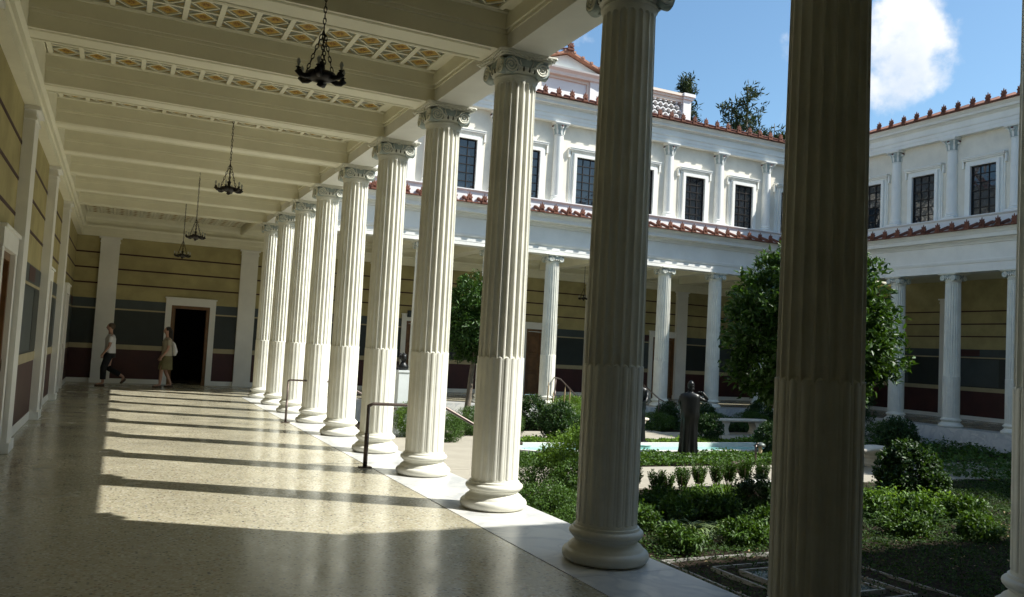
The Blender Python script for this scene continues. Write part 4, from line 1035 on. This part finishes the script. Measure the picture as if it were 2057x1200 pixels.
def unit(rg, n):
    v = rg.normal(size=(n, 3)); return v/np.linalg.norm(v, axis=1)[:, None]
def crown_mesh(name, seed, rx, rz, nclump, per, L, asp, material, clump_r=0.16, shell=(0.55, 1.0), lump=0.12, flat=1.0):
    rg = np.random.default_rng(seed)
    d = unit(rg, nclump); rad = rg.uniform(shell[0]**2, shell[1]**2, nclump)**0.5
    lum = 1+lump*(np.sin(3.1*d[:, 0]+seed)*np.cos(2.7*d[:, 1]+1.3*seed)+0.8*np.sin(4.3*d[:, 2]+2*seed)+0.5*rg.normal(size=nclump))
    c = d*(rad*lum)[:, None]*np.array([rx, rx, rz])
    ax = d+0.5*unit(rg, nclump)+np.array([0, 0, 0.35]); ax /= np.linalg.norm(ax, axis=1)[:, None]
    ci = np.repeat(np.arange(nclump), per); n = len(ci)
    off = unit(rg, n)*rg.uniform(0.1, 1, n)[:, None]*clump_r
    P = c[ci]+off
    D = ax[ci]*0.75+unit(rg, n)*0.85; N = ax[ci]*0.5+np.array([0, 0, 0.6])+unit(rg, n)*0.6
    Ls = L*rg.uniform(0.65, 1.25, n)
    return leaf_mesh(name, P, D, N, Ls, Ls*asp, material)
def tree(loc, label, crown, zc, trunk_h, trunk_r, seed, lean=(0, 0), group=None, limb=1.0):
    t = thing('round_tree', loc, label, 'tree', group)
    rg = np.random.default_rng(seed); m = MB()
    pts = [(lean[0]*z/trunk_h+0.02*math.sin(3*z), lean[1]*z/trunk_h+0.02*math.cos(4*z), z) for z in np.linspace(-0.05, trunk_h, 8)]
    m.tube(pts, [trunk_r*(1.5 if i == 0 else 1.15-0.06*i) for i in range(8)], 10)
    tp = Vector(pts[-1])
    for k in range(9):
        a = 2*math.pi*k/9+rg.uniform(-.3, .3); d = Vector((math.cos(a), math.sin(a), rg.uniform(0.4, 1.3))).normalized(); ln = limb*rg.uniform(0.6, 0.95)
        m.tube([tp-Vector((0, 0, 0.1)), tp+d*ln*0.5+Vector((0, 0, 0.05)), tp+d*ln], [trunk_r*0.5, trunk_r*0.3, trunk_r*0.12], 6)
    m.build('trunk', 'bark', t, world=False)
    c = link('crown', crown, t); c.location = (tp.x, tp.y, zc)
    return t
big = crown_mesh('crown', 5, 1.18, 1.16, 820, 40, 0.10, 0.46, 'leaf_bay', 0.16, (0.35, 1.0), 0.07)
tree((5.15, 8.55, ZG), 'large round leafy tree with glossy leaves partly behind the nearest column', big, 2.70, 1.7, 0.055, 1, group='round trees of the garden')
sm = crown_mesh('crown', 8, 0.92, 1.22, 520, 38, 0.10, 0.46, 'leaf_bay', 0.17, (0.35, 1.0), 0.09)
tree((5.12, 21.0, ZG), 'round leafy tree with a slim leaning trunk between two sunlit left columns', sm, 2.95, 1.95, 0.085, 2, (0.25, 0), 'round trees of the garden')
# shrubs
def shrub(me, loc, label, group, scale=1.0, rz=0.0, name='round_shrub', stem=None, cat='shrub'):
    t = thing(name, loc, label, cat, group, rz); t.scale = (scale,)*3 if isinstance(scale, (int, float)) else scale
    link('foliage', me, t)
    if stem: link('stem', stem, t)
    return t
ballm = crown_mesh('foliage', 11, 0.40, 0.40, 300, 18, 0.05, 0.55, 'leaf_dark', 0.07, (0.5, 1.0), 0.05)
ballm.transform(Matrix.Translation((0, 0, 0.36)))
boxm = crown_mesh('foliage', 12, 0.50, 0.40, 520, 18, 0.036, 0.5, 'leaf_box', 0.075, (0.5, 1.0), 0.08); boxm.transform(Matrix.Translation((0, 0, 0.36)))
brim = crown_mesh('foliage', 13, 0.58, 0.42, 800, 20, 0.036, 0.45, 'leaf_bright', 0.075, (0.55, 1.0), 0.07); brim.transform(Matrix.Translation((0, 0, 0.38)))
ivym = crown_mesh('foliage', 14, 0.50, 0.50, 600, 16, 0.055, 0.75, 'leaf_dark', 0.07, (0.6, 1.0), 0.05); ivym.transform(Matrix.Translation((0, 0, 0.45)))
stm = MB()
for k in range(5):
    a = 2*math.pi*k/5; stm.tube([(0.02*math.cos(a), 0.02*math.sin(a), 0), (0.06*math.cos(a), 0.06*math.sin(a), 0.15), (0.14*math.cos(a), 0.14*math.sin(a), 0.33)], [0.010, 0.008, 0.004], 5)
stemm = stm.mesh('stem', 'stem')
def vase_mesh(seed, h=0.44, n=1800, L=0.034, material='leaf_box', rtop=0.15):
    rg = np.random.default_rng(seed); ns = 30; P, D, N = [], [], []
    for s in range(ns):
        a = rg.uniform(0, 2*math.pi); rr = rtop*math.sqrt(rg.uniform(0.02, 1)); hh = h*rg.uniform(0.75, 1.08)
        base = np.array([0.03*math.cos(a), 0.03*math.sin(a), 0.12]); top = np.array([rr*math.cos(a), rr*math.sin(a), hh])
        k = n//ns; tt = rg.uniform(0.12, 1, k)
        for t_ in tt:
            p = base+(top-base)*t_; o = unit(rg, 1)[0]; P.append(p+o*0.015); D.append(o+np.array([0, 0, 0.6])); N.append(unit(rg, 1)[0]+np.array([0, 0, 0.8]))
    Ls = L*rg.uniform(0.7, 1.25, len(P)); return leaf_mesh('foliage', P, D, N, Ls, Ls*0.5, material)
vases = [vase_mesh(s) for s in (21, 22, 23, 24)]
G1 = 'young box bushes along the near path'
vp = [(4.05, 10.55, 0.95), (4.30, 10.62, 0.85), (4.72, 10.78, 0.98), (5.22, 11.0, 0.98), (5.62, 11.05, 1.02), (5.95, 11.12, 1.08), (6.35, 11.2, 1.1), (6.75, 11.2, 1.0), (3.75, 10.75, 1.0), (7.2, 11.2, 1.05)]
vl = ['small box bush next to the shaded column, at the left end of the path row', 'narrow small box bush second from the shaded column in the path row', 'vase shaped young bush third in the path row with paving showing on its right', 'vase shaped bush standing alone in front of the pale paving',
      'dense young bush right of the solitary vase shaped one', 'young bush on a bare brown stem in the path row', 'broad young bush near the right end of the path row', 'young bush of the path row just left of the nearest column', 'young bush of the path row behind the shaded column', 'young bush of the path row hidden by the nearest column']
for i, ((x, y, s), l) in enumerate(zip(vp, vl)): shrub(vases[i % 4], (x, y, ZG), l, G1, s*0.98, i*1.3, 'young_bush', stemm, 'bush')
G2 = 'clipped ball shrubs'
balls = [(ballm, (10.9, 17.75, ZG), 0.95, 'ball shrub standing right of the bronze woman beyond the pool'), (ballm, (6.35, 17.85, ZG), 1.25, 'dark ball shrub behind the pool in front of a bright hedge'),
         (ballm, (6.9, 20.4, ZG), 1.25, 'ball shrub at the back, right of the sunlit column'), (ballm, (10.75, 15.3, ZG), 1.0, 'ball shrub at the right end of the visible pool, behind the garden light'),
         (ivym, (8.0, 9.25, ZG), 1.08, 'big ivy covered ball shrub right of the nearest column'), (ballm, (14.9, 15.1, ZG), 1.25, 'dark ball shrub in shade at the right edge, beyond the big ivy ball'),
         (ballm, (12.0, 21.1, ZG), 1.08, 'dark ball shrub left of the bronze woman in front of the far columns'), (ballm, (13.35, 21.0, ZG), 1.05, 'dark ball shrub right of the bronze woman in front of the far columns'),
         (ballm, (15.6, 21.0, ZG), 1.2, 'dark ball shrub behind the shaded stone bench'), (ballm, (16.6, 20.9, ZG), 1.1, 'dark ball shrub behind the right end of the shaded stone bench')]
for me, p, s, l in balls: shrub(me, p, l, G2, s, p[0])
G3 = 'loose green bushes and hedge plants'
loose = [(brim, (2.62, 10.3, ZG), (1.25, 1.05, 1.42), 'large bright green bush left of the shaded column in front of the pool'), (boxm, (2.05, 9.35, ZG), (1.1, 1.0, 1.0), 'dark green bush at the foot of the shaded column on the left'), (boxm, (1.55, 10.4, ZG), (0.9, 0.9, 1.0), 'green bush beside the sunlit column base in front of the path'),
         (boxm, (1.25, 8.8, ZG), (1.0, 1.0, 0.75), 'low bush tucked against the marble edge between two near columns'), (boxm, (1.15, 7.75, ZG), (0.8, 0.8, 0.7), 'low dark bush behind the base of the shaded column'),
         (brim, (8.2, 20.5, ZG), (1.35, 1.0, 1.25), 'bright green hedge plant below the far handrail left of the shaded column'), (brim, (7.6, 18.95, ZG), (1.0, 0.8, 1.0), 'bright green bush behind the dark ball shrub'), (boxm, (7.3, 18.0, ZG), (0.9, 0.8, 0.9), 'mid green bush right of the dark ball shrub by the pool'),
         (boxm, (5.35, 18.6, ZG), (0.8, 0.8, 0.9), 'small bush left of the dark ball shrub'), (brim, (2.9, 18.6, ZG), (0.9, 0.8, 1.1), 'bright green bush at the foot of the pale pedestal'), (boxm, (3.3, 17.6, ZG), (0.9, 0.7, 0.9), 'green bush in front of the pale pedestal'),
         (boxm, (4.6, 18.9, ZG), (1.2, 0.8, 0.95), 'bush below the sloping handrail between two sunlit columns'), (boxm, (5.5, 19.3, ZG), (1.2, 0.8, 0.95), 'bush right of the one below the sloping handrail'),
         (brim, (7.6, 10.55, ZG), (0.6, 0.5, 0.9), 'bush beside the big ivy ball on its left'), (boxm, (11.2, 20.6, ZG), (1.4, 0.7, 0.7), 'low dark hedge plant left of the bronze woman at the back'), (boxm, (13.2, 20.3, ZG), (1.5, 0.6, 0.75), 'low dark hedge plant right of the bronze woman at the back'),
         (boxm, (14.8, 20.5, ZG), (1.6, 0.6, 0.8), 'dark hedge plant behind the shaded bench'), (boxm, (16.4, 20.4, ZG), (1.6, 0.6, 0.8), 'dark hedge plant right of the shaded bench'), (boxm, (17.5, 19.4, ZG), (1.4, 0.8, 0.8), 'dark hedge plant at the foot of the right colonnade'), (boxm, (17.6, 17.6, ZG), (1.0, 1.6, 0.8), 'dark hedge plant in the right corner of the court')]
for me, p, s, l in loose: shrub(me, p, l, G3, s, 0.0, 'garden_bush', None, 'bush')
cone = crown_mesh('foliage', 17, 0.42, 0.95, 240, 18, 0.05, 0.5, 'leaf_dark', 0.09, (0.4, 1.0), 0.06); cone.transform(Matrix.Translation((0, 0, 0.9)))
shrub(cone, (17.9, 18.9, ZG), 'dark conical shrub in front of the right colonnade', None, 1.0, 0, 'conical_shrub')
# ground cover (uncountable)
def cover(name, rect, n, L, asp, material, h, seed, gap=0.0, label=None):
    rg = np.random.default_rng(seed); x0, x1, y0_, y1_ = rect
    x = rg.uniform(x0, x1, n); y = rg.uniform(y0_, y1_, n)
    hh = h*(0.55+0.45*np.sin(x*2.9+1.3*np.sin(y*2.1+seed))*np.cos(y*3.3+seed))
    keep = rg.uniform(0, 1, n) > gap*(0.5+0.5*np.sin(x*3.7+seed)*np.sin(y*4.1))
    keep &= ~((x > 1.72) & (x < 3.98) & (y > 5.12) & (y < 7.38) & (rg.uniform(0, 1, n) < 0.6))
    x, y, hh = x[keep], y[keep], hh[keep]; n = len(x)
    z = ZG+hh*rg.uniform(0.15, 1, n); P = np.stack([x, y, z], 1)
    D = unit(rg, n); D[:, 2] = np.abs(D[:, 2])*0.6+0.1; N = np.array([0, 0, 1.0])+0.5*unit(rg, n)
    Ls = L*rg.uniform(0.6, 1.3, n)
    o = link(name, leaf_mesh(name, P, D, N, Ls, Ls*asp, material)); o['kind'] = 'stuff'
    return tag(o, label, 'ground cover')
cover('ground_cover', (3.2, 14.2, 13.65, 15.30), 17000, 0.07, 0.7, 'leaf_box', 0.15, 31, 0.15, 'low leafy ground cover between the near path and the pool')
cover('ground_cover', (4.3, 15.5, 17.08, 17.80), 7500, 0.07, 0.7, 'leaf_bright', 0.18, 32, 0.1, 'low bright ground cover beyond the pool')
cover('ground_cover', (3.0, 17.8, 20.0, 22.2), 11000, 0.08, 0.6, 'leaf_dark', 0.28, 33, 0.2, 'dark ground cover below the far colonnade')
cover('ground_cover', (0.6, 13.0, 7.2, 10.9), 72000, 0.038, 0.55, 'leaf_moss', 0.13, 34, 0.25, 'patchy green ground cover in the near bed')
cover('ground_cover', (0.5, 14.0, 4.0, 7.3), 60000, 0.036, 0.5, 'leaf_moss', 0.08, 35, 0.25, 'thin ground cover in the shaded front of the near bed')
cover('leaf_litter', (0.6, 10.0, 6.0, 11.0), 1300, 0.05, 0.5, 'seed', 0.05, 36, 0.4, 'dry fallen leaves on the soil of the near bed')
cover('ground_cover', (12.2, 18.7, 7.5, 17.3), 15000, 0.09, 0.6, 'leaf_box', 0.3, 37, 0.2, 'ground cover along the right side of the court')
# strap leaved, iris and pale plants of the near bed
def strap_mesh(seed, n, L, wd, material, arch=1.0):
    rg = np.random.default_rng(seed); m = MB()
    for i in range(n):
        a = rg.uniform(0, 2*math.pi); d = Vector((math.cos(a), math.sin(a), 0)); s = Vector((-d.y, d.x, 0)); l = L*rg.uniform(0.6, 1.15); w = wd*rg.uniform(0.7, 1.2); el = rg.uniform(0.7, 1.35)
        p = Vector((rg.normal()*0.04, rg.normal()*0.04, 0)); vs = []
        k = 7
        for j in range(k):
            t = j/(k-1); ww = w*(1-t**2.2)*(0.6+0.8*t if t < 0.5 else 1.0)+0.0008
            q = p+d*l*(t*math.cos(el)+0.28*arch*t*t)+Vector((0, 0, l*(t*math.sin(el)-0.62*arch*t*t)))
            vs += [q-s*ww*0.5, q+Vector((0, 0, -ww*0.15)), q+s*ww*0.5]
        m.add(vs, [(3*j+b, 3*j+b+1, 3*j+b+4, 3*j+b+3) for j in range(k-1) for b in (0, 1)], 0, True)
    return m.mesh('leaves', material)
def plant(me, loc, label, name, group, s=1.0, rz=0):
    t = thing(name, loc, label, 'plant', group, rz); t.scale = (s, s, s); link('leaves', me, t); return t
st = [strap_mesh(s, 60, 0.40, 0.026, 'leaf_strap', 1.15) for s in (41, 42, 43)]
G4 = 'pale arching strap leaved plants'
for i, (x, y, s, l) in enumerate([(2.75, 8.55, 1.0, 'pale arching plant beside the base of the shaded column'), (3.10, 8.45, 1.05, 'pale arching plant second from the shaded column'), (3.42, 8.35, 1.0, 'pale arching plant in the middle of the sunlit patch'), (2.55, 8.05, 0.75, 'small pale arching plant in front, close to the column base'),
                                (3.0, 8.0, 0.8, 'small pale arching plant in front of the sunlit patch'), (3.75, 8.5, 0.75, 'small pale plant at the right end of the sunlit patch'), (4.6, 8.1, 0.6, 'small pale plant beside the nearest column')]):
    plant(st[i % 3], (x, y, ZG), l, 'strap_leaf_plant', G4, s, i*1.7)
ir = strap_mesh(47, 26, 0.50, 0.022, 'leaf_iris', 0.12)
plant(ir, (4.78, 9.75, ZG), 'upright dark green iris like leaves in the near bed', 'iris_plant', None, 1.0)
plant(ir, (5.3, 8.35, ZG), 'upright green leaves close to the left edge of the nearest column', 'iris_plant', None, 0.85, 1.2)
palem = crown_mesh('leaves', 51, 0.34, 0.22, 90, 12, 0.055, 0.55, 'leaf_pale', 0.09, (0.2, 1.0), 0.1); palem.transform(Matrix.Translation((0, 0, 0.16)))
for i, (x, y, s, l) in enumerate([(4.55, 10.1, 0.8, 'pale green mounded plant in front of the path row'), (4.15, 9.95, 0.7, 'smaller pale green mound left of the larger one'), (5.0, 10.1, 0.75, 'pale green mound right of the iris leaves'), (7.2, 8.9, 1.1, 'pale green mound at the foot of the big ivy ball'), (7.7, 8.7, 1.1, 'pale green mound right of the one below the ivy ball'), (6.75, 9.0, 0.9, 'pale green mound between the nearest column and the ivy ball')]):
    plant(palem, (x, y, ZG), l, 'mounded_plant', 'pale green mounded plants', s, i*2.1)
shrub(ballm, (4.75, 9.15, ZG), 'dark sprawling shrub left of the stone bowl', None, (1.0, 0.8, 0.75), 0.4, 'dark_shrub')
leafym = crown_mesh('leaves', 66, 0.30, 0.17, 130, 14, 0.062, 0.5, 'leaf_box', 0.08, (0.3, 1.0), 0.12); leafym.transform(Matrix.Translation((0, 0, 0.13)))
for i, (x, y, s, l) in enumerate([(2.35, 8.75, 1.1, 'leafy green mound pressed against the shaded column base'), (3.25, 9.05, 1.0, 'leafy green mound just behind the pale arching plants'), (3.9, 9.0, 1.1, 'leafy green mound left of the dark sprawling shrub'), (4.05, 8.1, 1.0, 'leafy green mound between the pale arching plants and the nearest column'),
                                (3.55, 9.75, 1.0, 'leafy green mound in front of the left half of the path row'), (2.85, 9.85, 1.1, 'leafy green mound beside the shaded column below the path row'), (4.55, 8.55, 0.9, 'leafy green mound at the foot of the nearest column'), (3.3, 7.75, 0.9, 'leafy green mound in front of the pale arching plants'),
                                (2.3, 7.65, 0.9, 'leafy green mound behind the outer pale kerb line'), (4.4, 7.6, 1.0, 'leafy green mound near the front by the nearest column'), (6.4, 8.7, 1.1, 'leafy green mound right beside the nearest column'), (7.1, 8.35, 1.1, 'leafy green mound in front of the pale mounds at the right'),
                                (7.9, 8.25, 1.1, 'leafy green mound at the right end below the ivy ball'), (5.9, 7.6, 1.0, 'leafy green mound in the shaded ground right of the nearest column'), (6.9, 7.3, 1.0, 'leafy green mound in the shaded ground near the right edge')]):
    plant(leafym, (x, y, ZG), l, 'leafy_plant', 'leafy green mounds of the near bed', s, i*1.9)
fernm = strap_mesh(61, 44, 0.40, 0.045, 'leaf_fern', 0.85)
for i, (x, y, s, l) in enumerate([(3.55, 9.25, 1.0, 'dark fern like plant behind the pale arching plants'), (4.1, 8.6, 1.1, 'dark fern like plant in front of the dark shrub'), (3.0, 9.5, 0.9, 'dark fern like plant right of the shaded column'), (4.4, 7.9, 0.9, 'dark fern like plant left of the nearest column near the front'), (3.7, 7.75, 0.7, 'low dark plant in front of the sunlit patch'), (6.2, 8.3, 0.9, 'dark fern like plant just right of the nearest column'), (6.9, 8.0, 1.0, 'dark fern like plant below the pale mounds at the right'), (7.6, 7.7, 0.8, 'dark fern like plant at the right end of the near bed'), (2.45, 9.0, 0.8, 'dark fern like plant against the shaded column'), (5.0, 8.7, 0.9, 'dark fern like plant below the stone bowl')]):
    plant(fernm, (x, y, ZG), l, 'fern_plant', 'dark fern like plants', s, i*1.3)
sp_ = MB()
for k, (dx, dy, h) in enumerate([(0, 0, 1.35), (0.22, 0.1, 1.15), (0.5, -0.05, 1.3), (0.75, 0.1, 1.2), (0.62, 0.2, 1.0)]):
    sp_.tube([(dx, dy, 0), (dx+0.02, dy, h*0.6), (dx+0.01, dy, h*0.62), (dx+0.02, dy, h*0.85), (dx+0.03, dy, h)], [0.006, 0.006, 0.018, 0.020, 0.004], 6)
o = sp_.build('flower_spikes', 'seed'); o.location = (7.25, 20.2, ZG); tag(o, 'thin straw coloured flower spikes above the hedge in front of the far column', 'flower spikes')

# ------------------------------------------------------------------ trees beyond the roofs
def conifer(loc, h, seed, label, width=0.30, sparse=1.0, name='conifer_tree', material='needle'):
    t = thing(name, loc, label, 'tree', 'trees beyond the roofs'); rg = np.random.default_rng(seed); m = MB()
    m.tube([(0, 0, 0), (0.1, 0, h*0.5), (0, 0, h)], [h*0.016, h*0.009, 0.02], 7)
    P, D, N = [], [], []
    nb = int(60*sparse)
    for i in range(nb):
        z = h*rg.uniform(0.25, 0.99); ln = h*width*(1.02-z/h)**0.75*rg.uniform(0.4, 1.1)+0.25; a = rg.uniform(0, 2*math.pi)
        d = np.array([math.cos(a), math.sin(a), rg.uniform(0.05, 0.55)]); e = np.array([0, 0, z])
        pts = [e, e+d*ln*0.55+np.array([0, 0, -0.05*ln]), e+d*ln]
        m.tube([tuple(q) for q in pts], [0.035, 0.022, 0.008], 4)
        k = int(34*ln)
        tt = rg.uniform(0.25, 1.03, k)[:, None]
        pp = e+d*ln*tt+rg.normal(size=(k, 3))*0.16
        dd = d*0.4+rg.normal(size=(k, 3))*0.7+np.array([0, 0, 0.5])
        P.append(pp); D.append(dd); N.append(unit(rg, k))
    m.build('trunk', 'bark', t, world=False)
    P, D, N = np.concatenate(P), np.concatenate(D), np.concatenate(N); Ls = rg.uniform(0.22, 0.5, len(P))
    link('crown', leaf_mesh('crown', P, D, N, Ls, Ls*0.26, material), t); return t
conifer((32.5, 48.1, 0), 22.2, 1, 'dark pointed conifer showing right of the pierced parapet', 0.10, 5.5)
conifer((30.6, 48.6, 0), 20.7, 12, 'small conifer tip just above the pierced parapet coping', 0.07, 1.0)
conifer((36.4, 46.1, 0), 21.7, 2, 'airy tall conifer with bare upper branches between the parapet and the nearest column', 0.24, 1.5)
conifer((35.4, 46.6, 0), 20.6, 3, 'shorter airy conifer left of the tall one', 0.22, 1.5)
conifer((38.2, 45.2, 0), 19.0, 4, 'spreading conifer right of the tall airy one', 0.26, 2.2)
def oak(loc, rx, rz, zc, seed, label):
    me = crown_mesh('crown', seed, rx, rz, 200, 26, 0.38, 0.6, 'leaf_far', 0.6, (0.3, 1.0), 0.16)
    t = thing('bushy_tree', loc, label, 'tree', 'trees beyond the roofs'); c = link('crown', me, t); c.location = (0, 0, zc)
    MB().tube([(0, 0, 0), (0.1, 0.1, zc*0.6), (0, 0, zc)], [0.35, 0.28, 0.15], 8).build('trunk', 'bark', t, world=False)
oak((37.2, 46.3, 0), 3.2, 1.6, 15.1, 71, 'dark bushy tree below the airy conifers')
oak((33.6, 48.6, 0), 1.6, 1.3, 16.6, 72, 'bushy tree right of the dark pointed conifer')
oak((39.6, 44.6, 0), 2.0, 1.7, 16.4, 73, 'bushy tree beside the left edge of the nearest column')
oak((41.9, 43.0, 0), 2.2, 2.2, 17.2, 74, 'dark bushy tree hidden by the nearest column')

# ------------------------------------------------------------------ people
def person(loc, rz, label, top, bottom, hair, longhair, stride, kick, bag, h=1.64):
    """faces +x locally; body one continuous skinned surface"""
    t = thing('person', loc, label, 'person', 'people walking at the end of the portico', rz); s = h/1.70; t.scale = (s, s, s)
    me = bpy.data.meshes.new('body')
    hipL, hipR = (0, 0.09, 0.92), (0, -0.09, 0.92)
    kL, aL = (0.10+stride*0.3, 0.09, 0.50), (0.02+stride, 0.09, 0.08)
    kR, aR = (0.02-stride*0.15, -0.09, 0.49), ((-0.30-stride, -0.09, 0.26) if kick else (-0.10-stride*0.7, -0.09, 0.09))
    fL = (aL[0]+0.17, 0.10, 0.03); fR = (aR[0]+(0.04 if kick else 0.16), -0.10, aR[2]-(0.17 if kick else 0.06))
    V = [(0, 0, 0.96), (0, 0, 1.15), (0.0, 0, 1.36), (0.01, 0, 1.44), (0.02, 0, 1.52), (0.035, 0, 1.60), (0.03, 0, 1.68), hipL, kL, aL, fL, hipR, kR, aR, fR,
         (-0.01, 0.18, 1.38), (0.02, 0.22, 1.12), (0.14, 0.20, 0.93), (0.19, 0.19, 0.86), (-0.01, -0.18, 1.38), (-0.04, -0.23, 1.12), (0.10, -0.22, 0.92), (0.15, -0.21, 0.84)]
    E = [(0, 1), (1, 2), (2, 3), (3, 4), (4, 5), (5, 6), (0, 7), (7, 8), (8, 9), (9, 10), (0, 11), (11, 12), (12, 13), (13, 14), (2, 15), (15, 16), (16, 17), (17, 18), (2, 19), (19, 20), (20, 21), (21, 22)]
    RR = [(.13, .16), (.105, .13), (.11, .15), (.06, .07), (.052, .052), (.085, .075), (.07, .06), (.09, .09), (.058, .058), (.040, .040), (.035, .025), (.09, .09), (.058, .058), (.040, .040), (.035, .025),
          (.06, .06), (.042, .042), (.030, .030), (.026, .018), (.06, .06), (.042, .042), (.030, .030), (.026, .018)]
    me.from_pydata(V, E, []); o = link('body', me, t); me.materials.append(M['skin'])
    md = o.modifiers.new('skin', 'SKIN'); md.use_smooth_shade = True
    for i, (a, b) in enumerate(RR): me.skin_vertices[0].data[i].radius = (a, b)
    me.skin_vertices[0].data[0].use_root = True
    o.modifiers.new('sub', 'SUBSURF').levels = 1; o.modifiers['sub'].render_levels = 2
    e = lambda c, rx, ry: ring(c, rx, ry, 22)
    m = MB(); m.loft([e((0, 0, 0.92), .15, .185), e((0, 0, 1.02), .145, .175), e((0, 0, 1.16), .13, .155), e((0.01, 0, 1.32), .14, .185), e((0, 0, 1.41), .10, .15), e((0.01, 0, 1.45), .07, .08)], cap=False)
    for sy in (-1, 1): m.tube([(0, sy*0.13, 1.38), (0.0, sy*0.195, 1.33), (0.0, sy*0.225, 1.22)], [.075, .068, .064], 10)
    m.build('top', top, t, world=False)
    if bottom == 'cloth_olive':
        m = MB(); m.loft([ring((0.02, 0, 0.52), .20, .19, 30, .05, 8), ring((0.01, 0, 0.70), .18, .19, 30, .03, 8), ring((0, 0, 0.88), .155, .19, 30), ring((0, 0, 0.96), .135, .165, 30)], cap=False); m.build('skirt', bottom, t, world=False)
    else:
        m = MB(); m.loft([e((0, 0, 0.80), .15, .185), e((0, 0, 0.98), .14, .175)], cap=False)
        for hp, kn, an in ((hipL, kL, aL), (hipR, kR, aR)):
            hp, kn, an = Vector(hp), Vector(kn), Vector(an); m.tube([hp, kn, kn+(an-kn)*0.75], [.115, .085, .075], 12)
        m.build('trousers', bottom, t, world=False)
    hd = MB(); hd.ell((0.035, 0, 1.645), 0.092, 0.074, 0.108, 14, 10); hd.ell((0.130, 0, 1.635), .016, .012, .018, 6, 4); hd.ell((0.115, 0, 1.590), .014, .022, .008, 6, 4)
    for sy in (-1, 1): hd.ell((0.03, sy*.075, 1.635), .018, .010, .026, 6, 4); hd.ell((0.117, sy*.028, 1.655), .008, .012, .007, 6, 4)
    hd.build('head', 'skin', t, world=False)
    hm = MB(); hm.ell((0.008, 0, 1.672), .100, .086, .098, 14, 10)
    if longhair: hm.loft([e((-0.035, 0, 1.68), .075, .085), e((-0.05, 0, 1.56), .075, .09), e((-0.075, 0, 1.42), .055, .10), e((-0.08, 0, 1.36), .02, .07)])
    hm.build('hair', hair, t, world=False)
    for f_, a_ in ((fL, aL), (fR, aR)):
        m = MB(); p0, p1 = Vector(a_)+Vector((-0.05, 0, -0.055)), Vector(f_)+Vector((0.03, 0, -0.015)); m.tube([p0, (p0+p1)/2, p1], [.035, .042, .028], 8); m.v = [tuple(v) for v in m.v]; m.build('sandal', 'sandal', t, world=False)
    if bag:
        b = MB(); b.loft([ring((-0.20, -0.05, 0.93), .05, .15, 16), ring((-0.22, -0.05, 1.05), .08, .17, 16), ring((-0.17, -0.05, 1.28), .05, .13, 16), ring((-0.14, -0.05, 1.34), .02, .08, 16)]); b.tube([(-0.13, -0.14, 1.33), (-0.02, -0.15, 1.44), (0.10, -0.12, 1.34)], .012, 6)
        ob = b.build('shoulder_bag', 'cloth_white', None); ob.parent = t
    for sy, hx in ((1, 18), (-1, 22)):   # hands with fingers
        c = Vector(V[hx]); m = MB(); m.ell(c, .022, .016, .042, 8, 6)
        for k in range(4): m.tube([c+Vector((0.018-0.012*k, 0, -0.035)), c+Vector((0.020-0.012*k, 0, -0.065)), c+Vector((0.028-0.012*k, 0, -0.088+0.006*abs(k-1)))], [.0075, .007, .005], 5)
        m.tube([c+Vector((0.022, 0, -0.005)), c+Vector((0.038, 0, -0.03)), c+Vector((0.042, 0, -0.055))], [.009, .008, .006], 5); m.build('hand', 'skin', t, world=False)
    return t
person((-2.22, 26.1, 0), math.pi+0.15, 'woman with long black hair, cream top and olive skirt passing the open doorway', 'cloth_cream', 'cloth_olive', 'hair', True, 0.13, False, True, 1.70)
person((-3.72, 26.1, 0), math.pi, 'person in a white T-shirt and black trousers walking left with one foot lifted', 'cloth_white', 'cloth_black', 'hair_brown', False, 0.10, True, False, 1.72)
